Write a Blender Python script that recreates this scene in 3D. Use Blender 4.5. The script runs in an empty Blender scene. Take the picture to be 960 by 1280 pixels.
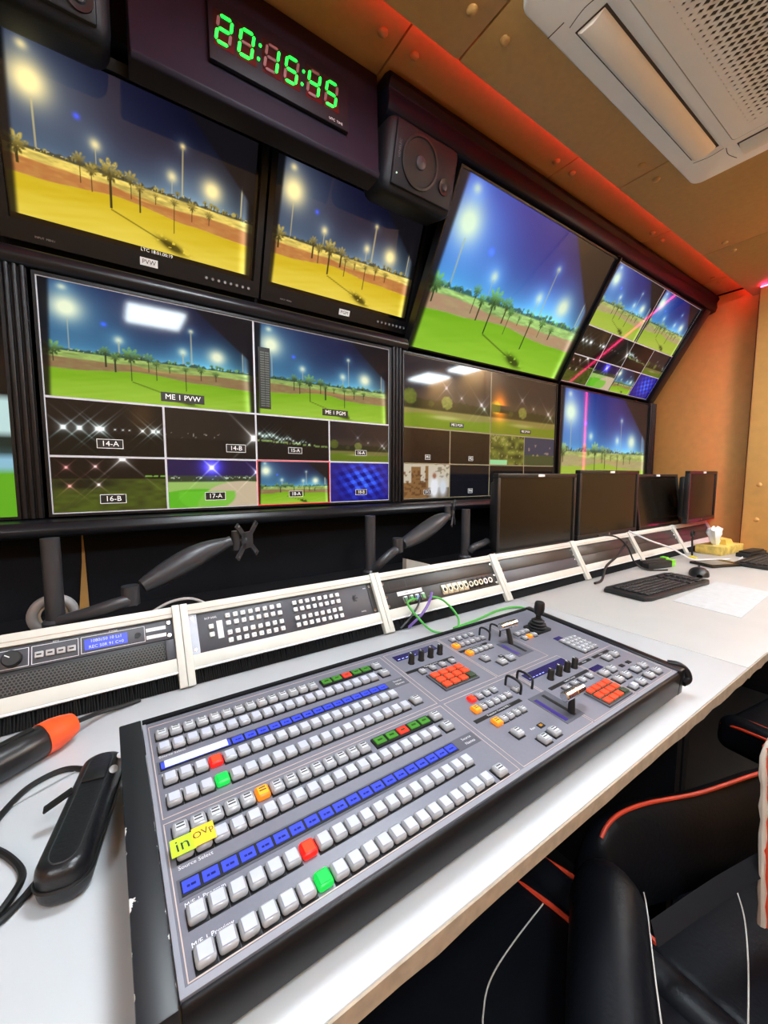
import bpy, bmesh, math, random
import numpy as np
from mathutils import Vector, Matrix, Euler
R = math.radians
PI = math.pi
random.seed(7)
SC = bpy.context.scene
COL = SC.collection
EYE = 1.17            # camera height above the floor; heights below are written relative to it

# ------------------------------------------------------------------ camera, world, exposure
cam_d = bpy.data.cameras.new('camera')
cam = bpy.data.objects.new('camera', cam_d)
COL.objects.link(cam)
cam_d.sensor_fit = 'HORIZONTAL'
cam_d.sensor_width = 36.0
cam_d.lens = 505 * 36.0 / 960
cam_d.clip_start = 0.02
_dx = Vector((1222 - 480, 594 - 640, 505)).normalized()
_dn = Vector((0, -(505 * _dx[2]) / _dx[1], 505)).normalized()
_up = -_dn
_dy = _up.cross(_dx)
_M = Matrix((_dx, _dy, _up))                      # rows: room axes seen from the camera
_rot = Matrix((( _M[0][0], -_M[0][1], -_M[0][2]),
               ( _M[1][0], -_M[1][1], -_M[1][2]),
               ( _M[2][0], -_M[2][1], -_M[2][2])))
cam.matrix_world = Matrix.Translation((0, 0, EYE)) @ _rot.to_4x4()
SC.camera = cam

world = bpy.data.worlds.new('world')
SC.world = world
world.use_nodes = True
world.node_tree.nodes['Background'].inputs[0].default_value = (0.5, 0.55, 0.6, 1)
world.node_tree.nodes['Background'].inputs[1].default_value = 0.05
SC.view_settings.view_transform = 'Standard'
SC.view_settings.look = 'None'
SC.view_settings.gamma = 1
SC.view_settings.use_curve_mapping = False
SC.view_settings.exposure = 0.0
SC.cycles.max_bounces = 8
SC.cycles.diffuse_bounces = 4
CEILING_LIGHT = 64.0      # radiance of the room's LED ceiling panels
SCREEN = 1.0              # screen brightness
LED_RED = 10.0
LED_PINK = 70.0

# ------------------------------------------------------------------ helpers
def lin(c):
    c = np.asarray(c, dtype=float)
    return np.where(c <= 0.04045, c / 12.92, ((c + 0.055) / 1.055) ** 2.4)
def rgb(r, g, b):
    return tuple(float(x) for x in lin(np.array([r, g, b]) / 255.0)) + (1.0,)

MATS = {}
def mat(name, col, rough=0.5, metal=0.0, var=0.06, scale=40.0, bump=0.0, bscale=200.0, emit=None, estr=0.0,
        trans=0.0, coat=0.0, spec=0.5):
    if name in MATS:
        return MATS[name]
    m = bpy.data.materials.new(name)
    m.use_nodes = True
    nt = m.node_tree
    N = nt.nodes
    b = N['Principled BSDF']
    b.inputs['Roughness'].default_value = rough
    b.inputs['Metallic'].default_value = metal
    b.inputs['Specular IOR Level'].default_value = spec
    if trans:
        b.inputs['Transmission Weight'].default_value = trans
    if coat:
        b.inputs['Coat Weight'].default_value = coat
        b.inputs['Coat Roughness'].default_value = 0.1
    tc = N.new('ShaderNodeTexCoord')
    nz = N.new('ShaderNodeTexNoise')
    nz.inputs['Scale'].default_value = scale
    nz.inputs['Detail'].default_value = 4
    nt.links.new(tc.outputs['Object'], nz.inputs['Vector'])
    rp = N.new('ShaderNodeValToRGB')
    lo = tuple(max(0, c * (1 - var)) for c in col[:3]) + (1,)
    hi = tuple(min(1, c * (1 + var)) for c in col[:3]) + (1,)
    rp.color_ramp.elements[0].color = lo
    rp.color_ramp.elements[0].position = 0.3
    rp.color_ramp.elements[1].color = hi
    rp.color_ramp.elements[1].position = 0.7
    nt.links.new(nz.outputs['Fac'], rp.inputs['Fac'])
    nt.links.new(rp.outputs['Color'], b.inputs['Base Color'])
    if bump:
        n2 = N.new('ShaderNodeTexNoise')
        n2.inputs['Scale'].default_value = bscale
        n2.inputs['Detail'].default_value = 3
        nt.links.new(tc.outputs['Object'], n2.inputs['Vector'])
        bp = N.new('ShaderNodeBump')
        bp.inputs['Strength'].default_value = bump
        bp.inputs['Distance'].default_value = 0.002
        nt.links.new(n2.outputs['Fac'], bp.inputs['Height'])
        nt.links.new(bp.outputs['Normal'], b.inputs['Normal'])
    if emit:
        b.inputs['Emission Color'].default_value = emit
        b.inputs['Emission Strength'].default_value = estr
    MATS[name] = m
    return m

def screen_mat():
    m = bpy.data.materials.new('lit_screen')
    m.use_nodes = True
    nt = m.node_tree
    b = nt.nodes['Principled BSDF']
    b.inputs['Base Color'].default_value = (0.004, 0.004, 0.005, 1)
    b.inputs['Roughness'].default_value = 0.06
    b.inputs['Specular IOR Level'].default_value = 0.25
    a = nt.nodes.new('ShaderNodeAttribute')
    a.attribute_name = 'Picture'
    nt.links.new(a.outputs['Color'], b.inputs['Emission Color'])
    b.inputs['Emission Strength'].default_value = SCREEN
    MATS['screen'] = m
    return m

class MB:
    def __init__(s):
        s.v = []; s.f = []
    def add(s, vs, fs):
        n = len(s.v)
        s.v += [tuple(v) for v in vs]
        s.f += [tuple(i + n for i in f) for f in fs]
        return s
    def box(s, c, size, rot=None):
        hx, hy, hz = size[0] / 2, size[1] / 2, size[2] / 2
        vs = [Vector((x, y, z)) for z in (-hz, hz) for y in (-hy, hy) for x in (-hx, hx)]
        if rot is not None:
            M = Euler(rot).to_matrix(); vs = [M @ v for v in vs]
        c = Vector(c)
        return s.add([v + c for v in vs], [(0, 2, 3, 1), (4, 5, 7, 6), (0, 1, 5, 4), (2, 6, 7, 3), (0, 4, 6, 2), (1, 3, 7, 5)])
    def bx(s, x0, x1, y0, y1, z0, z1):
        return s.box(((x0 + x1) / 2, (y0 + y1) / 2, (z0 + z1) / 2), (abs(x1 - x0), abs(y1 - y0), abs(z1 - z0)))
    def tube(s, pts, r, n=8, closed=False):
        pts = [Vector(p) for p in pts]
        k = len(pts)
        rs = r if isinstance(r, (list, tuple)) else [r] * k
        rings = []
        prev = None
        for i, p in enumerate(pts):
            if closed:
                t = (pts[(i + 1) % k] - pts[i - 1])
            else:
                t = pts[min(i + 1, k - 1)] - pts[max(i - 1, 0)]
            t.normalize()
            if prev is None:
                a = Vector((0, 0, 1)) if abs(t.z) < 0.9 else Vector((1, 0, 0))
                u = t.cross(a).normalized()
            else:
                u = (prev - t * prev.dot(t)).normalized()
            prev = u
            w = t.cross(u)
            rings.append([p + (u * math.cos(2 * PI * j / n) + w * math.sin(2 * PI * j / n)) * rs[i] for j in range(n)])
        vs = [v for ring in rings for v in ring]
        fs = []
        for i in range(k if closed else k - 1):
            i2 = (i + 1) % k
            for j in range(n):
                fs.append((i * n + j, i * n + (j + 1) % n, i2 * n + (j + 1) % n, i2 * n + j))
        if not closed:
            fs.append(tuple(range(n))[::-1]); fs.append(tuple((k - 1) * n + j for j in range(n)))
        return s.add(vs, fs)
    def cyl(s, a, b, r, n=16, r2=None):
        return s.tube([a, b], [r, r if r2 is None else r2], n)
    def lathe(s, prof, n=24, c=(0, 0, 0), M=None):
        c = Vector(c)
        vs = []
        for (r, z) in prof:
            for j in range(n):
                v = Vector((r * math.cos(2 * PI * j / n), r * math.sin(2 * PI * j / n), z))
                vs.append((M @ v if M else v) + c)
        fs = []
        for i in range(len(prof) - 1):
            for j in range(n):
                fs.append((i * n + j, i * n + (j + 1) % n, (i + 1) * n + (j + 1) % n, (i + 1) * n + j))
        fs.append(tuple(range(n))[::-1]); fs.append(tuple((len(prof) - 1) * n + j for j in range(n)))
        return s.add(vs, fs)
    def prism(s, poly, z0, z1):
        n = len(poly)
        vs = [(x, y, z0) for x, y in poly] + [(x, y, z1) for x, y in poly]
        fs = [tuple(range(n))[::-1], tuple(range(n, 2 * n))] + [(i, (i + 1) % n, n + (i + 1) % n, n + i) for i in range(n)]
        return s.add(vs, fs)
    def xprism(s, poly, x0, x1):                      # poly in (y, z), swept along x
        n = len(poly)
        vs = [(x0, y, z) for y, z in poly] + [(x1, y, z) for y, z in poly]
        fs = [tuple(range(n)), tuple(range(n, 2 * n))[::-1]] + [(i, n + i, n + (i + 1) % n, (i + 1) % n) for i in range(n)]
        return s.add(vs, fs)
    def mesh(s, name, m=None, bevel=0, seg=2, sharp=38):
        me = bpy.data.meshes.new(name)
        me.from_pydata(s.v, [], s.f)
        bm = bmesh.new(); bm.from_mesh(me)
        bmesh.ops.recalc_face_normals(bm, faces=bm.faces)
        if bevel:
            ed = [e for e in bm.edges if len(e.link_faces) == 2 and e.calc_face_angle(0) > R(30)]
            bmesh.ops.bevel(bm, geom=ed, offset=bevel, segments=seg, affect='EDGES', profile=0.5, clamp_overlap=True)
        for f in bm.faces: f.smooth = True
        for e in bm.edges:
            e.smooth = not (len(e.link_faces) == 2 and e.calc_face_angle(0) > R(sharp))
        bm.to_mesh(me); bm.free()
        if m is not None: me.materials.append(m)
        return me
    def build(s, name, m, parent=None, loc=(0, 0, 0), rot=(0, 0, 0), bevel=0, seg=2, sharp=38):
        return mo(name, s.mesh(name, m, bevel, seg, sharp), parent, loc, rot)

def mo(name, me, parent=None, loc=(0, 0, 0), rot=(0, 0, 0)):
    o = bpy.data.objects.new(name, me)
    COL.objects.link(o)
    o.location = loc; o.rotation_euler = rot
    if parent is not None: o.parent = parent
    return o
def tag(o, label, cat, group=None):
    o['label'] = label; o['category'] = cat
    if group: o['group'] = group
    return o
def thing(name, label, cat, loc, rot=(0, 0, 0), group=None):
    o = bpy.data.objects.new(name, None)
    COL.objects.link(o)
    o.empty_display_size = 0.05
    o.location = loc; o.rotation_euler = rot
    return tag(o, label, cat, group)
def struct(o):
    o['kind'] = 'structure'
    return o
def Z(z): return z + EYE
def rbox(name, size, m, parent=None, loc=(0, 0, 0), rot=(0, 0, 0), bevel=0.003, seg=2):
    return MB().box((0, 0, 0), size).build(name, m, parent, loc, rot, bevel, seg)
_tc = {}
def text_mesh(s, size, m, align='CENTER'):
    k = (s, size, m.name, align)
    if k in _tc: return _tc[k]
    cu = bpy.data.curves.new('lettering', 'FONT')
    cu.body = s; cu.size = size; cu.align_x = align; cu.align_y = 'CENTER'; cu.resolution_u = 2
    ob = bpy.data.objects.new('lettering', cu)
    me = bpy.data.meshes.new_from_object(ob)
    me.materials.clear(); me.materials.append(m)
    bpy.data.objects.remove(ob)
    _tc[k] = me
    return me
def text(name, s, size, m, parent, loc, rot=(R(90), 0, 0), align='CENTER'):
    return mo(name, text_mesh(s, size, m, align), parent, loc, rot)
def copy_tree(o, parent=None):
    c = o.copy(); COL.objects.link(c); c.parent = parent
    for ch in list(o.children): copy_tree(ch, c)
    return c
def smooth_path(pts, n=6):
    pts = [Vector(p) for p in pts]
    out = []
    P = [pts[0]] + pts + [pts[-1]]
    for i in range(1, len(P) - 2):
        for k in range(n):
            t = k / n
            a, b, c, d = P[i - 1], P[i], P[i + 1], P[i + 2]
            out.append(0.5 * ((2 * b) + (c - a) * t + (2 * a - 5 * b + 4 * c - d) * t * t + (3 * b - a - 3 * c + d) * t ** 3))
    out.append(pts[-1])
    return out

# ------------------------------------------------------------------ materials
M_scr = screen_mat()
M_black = mat('black_plastic', rgb(21, 21, 25), 0.4, spec=.3)
M_blackm = mat('black_matte', rgb(14, 14, 18), 0.75, bump=0.1, spec=.2)
M_blackg = mat('black_gloss_trim', rgb(17, 18, 23), 0.3, spec=.3)
M_darkwall = mat('black_fabric_wall', rgb(15, 16, 21), 0.8, bump=0.15, bscale=300, spec=.15)
M_purple = mat('aubergine_fascia', rgb(23, 17, 30), 0.6, bump=0.05, spec=.2)
M_navy = mat('dark_navy_trim', rgb(9, 10, 22), 0.45, spec=.15)
M_tan = mat('tan_leatherette', rgb(168, 118, 58), 0.55, var=0.05, scale=60, bump=0.25, bscale=500)
M_tanc = mat('brown_leatherette', rgb(188, 142, 80), 0.6, var=0.05, scale=60, bump=0.25, bscale=500)
M_gold = mat('gold_tan_leatherette', rgb(220, 164, 92), 0.5, var=0.05, scale=25, bump=0.25, bscale=420)
M_white = mat('white_laminate', rgb(194, 196, 200), 0.35, var=0.015, scale=12)
M_cream = mat('cream_laminate', rgb(188, 185, 182), 0.4, var=0.02, scale=12)
M_edge = mat('desk_edge_board', rgb(176, 158, 138), 0.7, var=0.15, scale=60)
M_ivory = mat('ivory_frame_paint', rgb(206, 205, 197), 0.4, var=0.03)
M_acw = mat('white_ac_plastic', rgb(240, 238, 236), 0.4, var=0.01)
M_acf = mat('cream_ac_flap', rgb(236, 226, 212), 0.45, var=0.01)
M_acd = mat('ac_dark_inside', rgb(70, 58, 50), 0.8)
M_grey = mat('switcher_grey_panel', rgb(112, 112, 124), 0.42, var=0.03, scale=300)
M_greyl = mat('switcher_grey_border', rgb(140, 140, 150), 0.4, var=0.03)
M_greyd = mat('switcher_dark_grey', rgb(84, 84, 94), 0.45)
M_inlay = mat('pale_inlay_line', rgb(196, 176, 168), 0.5)
M_print = mat('white_print', rgb(226, 226, 230), 0.5)
M_printd = mat('dark_print', rgb(40, 40, 46), 0.5)
M_clear = mat('clear_key_cap', rgb(230, 231, 238), 0.08, var=0.02, trans=0.6)
M_keyw = mat('white_key_insert', rgb(184, 187, 208), 0.4, var=0.01)
M_keyb = mat('white_router_key', rgb(236, 236, 236), 0.35, var=0.01)
M_rack = mat('rack_panel_grey', rgb(62, 62, 70), 0.45)
M_rackd = mat('rack_panel_dark', rgb(40, 38, 38), 0.4)
M_metal = mat('brushed_metal', rgb(170, 170, 172), 0.3, 1.0)
M_chrome = mat('bright_steel', rgb(220, 220, 222), 0.18, 1.0)
M_arm = mat('monitor_arm_grey', rgb(48, 48, 52), 0.4)
M_rubber = mat('black_rubber', rgb(14, 14, 16), 0.5)
M_leather = mat('black_leatherette', rgb(13, 15, 21), 0.45, bump=0.3, bscale=160, spec=.2)
M_redpipe = mat('red_orange_piping', rgb(214, 66, 36), 0.5)
M_thread = mat('white_thread', rgb(200, 196, 190), 0.8)
M_floor = mat('dark_floor_vinyl', rgb(22, 19, 18), 0.6, var=0.25, scale=20)
M_brush = mat('black_bristle', rgb(22, 22, 24), 0.8, var=0.5, scale=400)
def lit(name, c, s, base=None):
    return mat(name, base or c, 0.35, emit=c, estr=s)
M_lred = lit('lit_red', (1, .012, .008, 1), 1.3, rgb(120, 6, 4))
M_lorange = lit('lit_orange', (1, .26, .01, 1), 1.0, rgb(140, 60, 6))
M_lyel = lit('lit_amber_core', (1, .5, .03, 1), 1.1, rgb(150, 90, 10))
M_lgreen = lit('lit_green', (.006, .75, .09, 1), 0.95, rgb(6, 90, 30))
M_lcd = lit('lit_blue_display', rgb(48, 62, 215), 0.75)
M_lcdd = mat('dark_violet_display', rgb(34, 26, 72), 0.2, emit=rgb(30, 22, 90), estr=0.3)
M_padred = lit('keypad_red', rgb(228, 62, 34), 0.75)
M_padgrn = mat('keypad_dark_green', rgb(52, 66, 48), 0.4)
M_dgrn = lit('display_green', rgb(52, 110, 30), 0.6)
M_dred = lit('display_red', rgb(215, 44, 30), 0.8)

# ------------------------------------------------------------------ pictures for the screens
def G(U, V, u, v, su, sv):
    return np.exp(-((U - u) / su) ** 2 - ((V - v) / sv) ** 2)
def sstep(x, a, b):
    t = np.clip((x - a) / (b - a), 0, 1)
    return t * t * (3 - 2 * t)
def noise2(U, V, su, sv, seed=0):
    r = np.random.RandomState(seed)
    g = r.rand(64, 64)
    x = U * su; y = V * sv
    x0 = np.floor(x).astype(int); y0 = np.floor(y).astype(int)
    fx = x - x0; fy = y - y0
    fx = fx * fx * (3 - 2 * fx); fy = fy * fy * (3 - 2 * fy)
    a = g[y0 % 64, x0 % 64]; b = g[y0 % 64, (x0 + 1) % 64]; c = g[(y0 + 1) % 64, x0 % 64]; d = g[(y0 + 1) % 64, (x0 + 1) % 64]
    return (a * (1 - fx) + b * fx) * (1 - fy) + (c * (1 - fx) + d * fx) * fy
def C3(r, g, b): return np.array([r, g, b], float) / 255.0
def mixc(img, col, w):
    return img * (1 - w[..., None]) + np.asarray(col) * w[..., None]
def addc(img, col, w):
    return img + np.asarray(col) * w[..., None]
GRADES = {
    'green': dict(sky0=C3(22, 26, 62), sky1=C3(40, 82, 118), hor=C3(86, 150, 152), far=C3(146, 172, 92), sand=C3(140, 108, 76), near=C3(112, 164, 16), near2=C3(158, 196, 64), lamp=C3(224, 222, 188), palm=C3(66, 92, 48)),
    'amber': dict(sky0=C3(16, 15, 38), sky1=C3(36, 52, 80), hor=C3(110, 128, 120), far=C3(222, 196, 96), sand=C3(186, 116, 62), near=C3(206, 172, 14), near2=C3(236, 212, 84), lamp=C3(250, 222, 150), palm=C3(110, 96, 44)),
    'blue': dict(sky0=C3(28, 28, 124), sky1=C3(38, 112, 170), hor=C3(112, 172, 178), far=C3(150, 190, 110), sand=C3(176, 138, 112), near=C3(112, 172, 26), near2=C3(150, 200, 56), lamp=C3(196, 206, 176), palm=C3(64, 104, 52)),
    'pale': dict(sky0=C3(28, 30, 108), sky1=C3(42, 98, 150), hor=C3(100, 150, 156), far=C3(164, 176, 100), sand=C3(172, 156, 112), near=C3(150, 178, 54), near2=C3(170, 190, 74), lamp=C3(200, 210, 186), palm=C3(92, 110, 60)),
}
PALMS = [(.36, .43, .20, 1.0), (.25, .445, .30, .55), (.29, .40, .27, .6), (.44, .43, .30, .65), (.475, .39, .23, .5), (.62, .375, .16, .4), (.70, .385, .28, .55), (.78, .36, .29, .45), (.04, .41, .30, .9), (.54, .375, .32, .32)]
def golf(U, V, grade='green', seed=1):
    g = GRADES[grade]
    hz = 0.405
    s = np.clip((V - hz) / (1 - hz), 0, 1)
    w = np.exp(-s * 2.6)
    img = g['sky0'] * (1 - w[..., None]) + g['sky1'] * w[..., None]
    img = addc(img, g['hor'] * 0.75, np.exp(-s * 9) * (0.45 + 0.55 * sstep(U, 0.3, 0.7)))
    img = img * (1 - 0.55 * sstep(U + 0.35 * V, 0.85, 1.25))[..., None]
    for (u, v, a, b, k) in ((.10, .78, .065, .11, 1.0), (.31, .565, .02, .035, .75), (.61, .545, .022, .04, .7), (.79, .545, .045, .075, 1.0), (.655, .765, .012, .02, .8), (.09, .95, .018, .025, .7)):
        img = addc(img, g['hor'] * 0.42, 0.8 * k * G(U, V, u, v, a * 2.8, b * 2.8))
        img = mixc(img, g['lamp'], np.clip(k * G(U, V, u, v, a, b) * 1.15, 0, 1))
    img = addc(img, C3(10, 20, 190), .9 * G(U, V, .25, .69, .012, .018))
    # poles
    for (u, v0, v1, wd) in ((.655, .28, .76, .0035), (.105, .38, .7, .003), (.61, .33, .53, .0025), (.31, .4, .55, .0025), (.935, .22, .66, .003)):
        img = mixc(img, g['lamp'] * .72, (np.abs(U - u) < wd) * ((V > v0) & (V < v1)) * 0.75)
    # distant tree line with small lights
    for (u, v, a, b, k) in ((.14, .72, .3, .33, .55), (.7, .5, .35, .16, .45)):
        img = addc(img, g['hor'] * (.34 if grade == 'green' else .5), k * G(U, V, u, v, a, b))
    tl = hz + 0.03 * noise2(U, V * 0, 60, 1, seed) + .022 * noise2(U, V * 0, 13, 1, seed + 2)
    m = sstep(tl - V, -0.004, 0.006)
    img = mixc(img, g['palm'] * 0.55 + g['sky1'] * .3, m * .9)
    dots = (noise2(U, V, 150, 90, seed + 3) > 0.9) * ((V > hz) & (V < tl + .012))
    img = mixc(img, g['lamp'], dots * 0.7)
    rr_ = np.random.RandomState(seed + 20)
    for i in range(26):                                   # small trees along the horizon
        u = rr_.rand(); v = hz + .012 + .03 * rr_.rand(); k = .013 + .016 * rr_.rand()
        q = np.hypot((U - u) * 1.78, (V - v) * 1.15) + .008 * noise2(U, V, 120, 90, seed + i)
        img = mixc(img, g['palm'] * (.9 + .9 * rr_.rand()) + g['hor'] * .12, np.clip((k - q) / .008, 0, 1) * .85)
        img = mixc(img, g['palm'] * .5, (np.abs(U - u) < .0016) * (V < v) * (V > hz - .02))
    # ground
    gm = sstep(hz - V, -0.003, 0.004)
    far = g['far'] * (0.72 + 0.36 * noise2(U, V, 18, 60, seed + 1) + .22 * noise2(U, V, 60, 160, seed + 31))[..., None]
    img = img * (1 - gm[..., None]) + far * gm[..., None]
    n = noise2(U, V, 8, 8, seed + 5) * 0.03
    topb = .335 - .025 * U + 0.012 * np.sin(U * 9) + n
    botb = .245 + .045 * np.exp(-((U - .42) / .2) ** 2) - .02 * U + n * .6
    sm = sstep(topb - V, -0.006, 0.006) * sstep(V - botb, -.006, .006)
    img = mixc(img, g['sand'], sm * (0.75 + 0.25 * noise2(U, V, 40, 60, seed + 8)))
    pth = sstep(.022 - np.abs(V - (.325 - .06 * (U - .4))), 0, .01) * sstep(U, .3, .4) * sstep(.75 - U, 0, .1)
    img = mixc(img, C3(178, 168, 150) * g['sand'] / g['sand'].max(), pth * .5)
    nm = sstep(botb - V, -.004, .004)
    t = np.clip((botb - V) / .25, 0, 1)
    st = noise2(U + V * 1.5, V, 6, 30, seed + 9) * .6 + .6 * noise2(U, V - .35 * U, 5, 46, seed + 10)
    near = g['near'] + (g['near2'] - g['near']) * (t * .7 + st * .3)[..., None]
    img = img * (1 - nm[..., None]) + near * nm[..., None]
    # shadow of the palm as filmed
    d = np.abs((V - .195) + (U - .36) * .55)
    img = mixc(img, g['near'] * .3, ((U > .36) & (U < .62)) * np.clip(1 - d / .007, 0, 1) * .8)
    img = mixc(img, g['near'] * .3, .85 * np.clip(1.6 * G(U, V + .5 * U, .61, .06 + .305, .05, .03), 0, 1) * (noise2(U, V, 60, 60, 4) > .3))
    for (u, vt, vb, k) in PALMS:
        img = mixc(img, g['palm'] * .55, (np.abs(U - u) < .0035 * (0.6 + k * .5)) * ((V < vt) & (V > vb)) * 1.0)
        du = (U - u) * 1.75; dv = V - vt
        r = np.hypot(du, dv); th = np.arctan2(dv, du)
        rad = .094 * k * (0.5 + 0.5 * np.abs(np.cos(4.5 * th + u * 40))) * (1 - .25 * (dv < 0))
        mk = np.clip((rad - r) / .012, 0, 1) * (.55 + .45 * (noise2(U, V, 170, 110, 6) > .35))
        c = g['palm'] * (0.8 + 1.1 * np.clip(dv / .07 + .3, 0, 1))[..., None]
        img = img * (1 - .9 * mk[..., None]) + c * .9 * mk[..., None]
    # dark edges of the filmed frame
    cur = sstep(U, .965 - .03 * V, .985) ; img = img * (1 - .8 * cur[..., None])
    img = addc(img, C3(110, 118, 120), .42 * np.exp(-((U - .962 + .02 * V) / .020) ** 2) * sstep(.85 - V, 0, .2))
    img = img * (1 - .8 * sstep(.03 + .02 * V - U, 0, .02))[..., None]
    cn = sstep((U - .86) * 1.1 + (V - .62) * .75, .07, .1) * (V > .55)
    img = mixc(img, C3(20, 18, 22), cn * .9)
    return img
def star(img, U, V, u, v, s, col=(1, 1, 1), asp=1.78, diag=True):
    du = (U - u) * asp; dv = V - v
    a, b = (du + dv, du - dv) if diag else (du, dv)
    core = np.exp(-(du * du + dv * dv) / (s * .11) ** 2) * 1.4 + .25 * np.exp(-(du * du + dv * dv) / (s * .4) ** 2)
    ray = np.exp(-np.abs(a) / (s * .045)) * np.exp(-np.abs(b) / (s * 1.2)) + np.exp(-np.abs(b) / (s * .045)) * np.exp(-np.abs(a) / (s * 1.2))
    return addc(img, np.asarray(col), np.clip(core + ray * .8, 0, 1.2))
def flat(U, V, c): return np.ones(U.shape + (3,)) * np.asarray(c)
def p14a(U, V):
    img = flat(U, V, C3(22, 18, 16)); img = addc(img, C3(70, 46, 16), .5 * G(U, V, .8, .8, .12, .3))
    img = mixc(img, C3(12, 14, 10), sstep(.42 - V, 0, .03))
    for u, s in ((.12, .3), (.25, .3), (.4, .3), (.44, .24), (.9, .24), (.95, .18), (.8, .16), (.55, .07), (.62, .07), (.68, .06)):
        img = star(img, U, V, u, .5 + .05 * (u - .4) * 0, s, (.85, .95, .95))
    return img
def p14b(U, V):
    img = flat(U, V, C3(34, 30, 26)); img = mixc(img, C3(24, 22, 18), sstep(.42 - V, 0, .05))
    img = addc(img, C3(150, 150, 140), .8 * (noise2(U, V, 70, 40, 2) > .86) * np.exp(-((V - .47) / .05) ** 2) * (U < .6))
    img = star(img, U, V, .98, .47, .5)
    return img
def p16b(U, V):
    img = flat(U, V, C3(20, 14, 10)); gm = sstep(.62 - V, 0, .02)
    n = noise2(U, V, 12, 20, 7)
    img = mixc(img, C3(78, 92, 26), gm * (.6 + .4 * n)); img = mixc(img, C3(24, 26, 12), gm * np.clip(1.5 * G(U, V, .25, .52, .25, .1), 0, 1))
    img = addc(img, C3(120, 190, 60), .8 * (np.abs(V - .66) < .02) * (U > .78) * (noise2(U, V, 50, 3, 3) > .3))
    for u, v, c in ((.12, .82, (1, .6, .6)), (.36, .84, (1, .75, .75)), (.14, .48, (1, .6, .6)), (.38, .5, (1, .85, .85))):
        img = star(img, U, V, u, v, .16, c)
    return star(img, U, V, .6, 1.0, .4)
def p17a(U, V):
    img = flat(U, V, C3(34, 24, 70)); img = mixc(img, C3(50, 60, 40), sstep(.68 - V, 0, .02) * 1.0)
    img = addc(img, C3(210, 220, 220), .7 * (noise2(U, V, 80, 50, 5) > .8) * np.exp(-((V - .62) / .04) ** 2))
    gm = sstep(.55 - V, 0, .02); img = mixc(img, C3(150, 186, 96), gm)
    img = mixc(img, C3(92, 176, 34), sstep(.34 + .06 * np.sin(U * 5) - V, 0, .02))
    curve = .05 + .5 * (U - .3) ** 2 * (U > .3)
    img = mixc(img, C3(196, 178, 150), sstep(.26 - np.hypot((U - .75) * 1.1, V + .02) * .55 + .08 * U, 0, .02))
    img = mixc(img, C3(104, 190, 44), sstep(.2 - np.hypot((U - .42) * 1.0, V - .25) * .6, 0, .02) * (V < .34) * .8)
    img = addc(img, C3(60, 60, 255), .9 * G(U, V, .47, .86, .12, .2)); img = star(img, U, V, .47, .84, .3, (.9, .95, 1))
    return star(img, U, V, 1.0, .75, .25)
def p15a(U, V):
    img = flat(U, V, C3(14, 12, 12))
    for i in range(16):
        u = .03 + .045 * i; img = star(img, U, V, u, .58 - .012 * i + .03 * math.sin(i * 5), .16 - .007 * i, (.8, .95, .9))
    img = addc(img, C3(120, 150, 70), .8 * (np.abs(V - .44 + .1 * U) < .02) * (noise2(U, V, 60, 4, 9) > .4))
    return img
def bush(U, V, warm=False):
    img = flat(U, V, C3(34, 31, 38)); img = mixc(img, C3(86, 76, 62), np.exp(-((V - .45) / .12) ** 2) * .5)
    img = mixc(img, C3(34, 42, 22), sstep(.4 + .05 * noise2(U, V, 26, 1, 2) - V, 0, .02))
    for u, v, r, c in ((.06, .43, .12, C3(104, 120, 40)), (.46, .4, .11, C3(140, 150, 70)), (.28, .36, .06, C3(60, 70, 30))):
        rr = np.hypot((U - u) * 1.6, V - v) + .02 * noise2(U, V, 60, 40, 3)
        img = mixc(img, c, np.clip((r + .01 - rr) / .02, 0, 1) * (.7 + .3 * noise2(U, V, 50, 40, 8)))
    img = mixc(img, C3(136, 132, 72), sstep(.28 - V, 0, .02)); img = mixc(img, C3(112, 140, 30), sstep(.2 + .03 * np.sin(6 * U) - V, 0, .03))
    img = mixc(img, C3(170, 176, 104), np.clip(1.4 * G(U, V, .45, .17, .16, .03), 0, 1))
    for u, v, s in ((.45, .62, .16), (.63, .5, .12), (.88, .44, .2), (.92, .38, .16)): img = star(img, U, V, u, v, s, (.5, .5, .52))
    if warm:
        img = img * .8 + C3(60, 34, 4) * .45
        img = addc(img, C3(255, 120, 10), .95 * G(U, V, .12, .45, .09, .22) * (np.abs(V - .42) > .07))
    return img
def p18b(U, V):
    img = flat(U, V, C3(28, 22, 120)); a = np.abs(np.sin((U * 1.3 + V * .6) * 14)); b = np.abs(np.sin((U * .5 - V * 1.0) * 15))
    m = G(U, V, .55, .55, .35, .45)
    return addc(addc(img, C3(40, 90, 170), m * (a > .75) * .7), C3(30, 70, 150), m * (b > .75) * .6)
def pdark(c): return lambda U, V: flat(U, V, c) * (0.9 + .2 * noise2(U, V, 30, 20, 4))[..., None]
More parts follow.
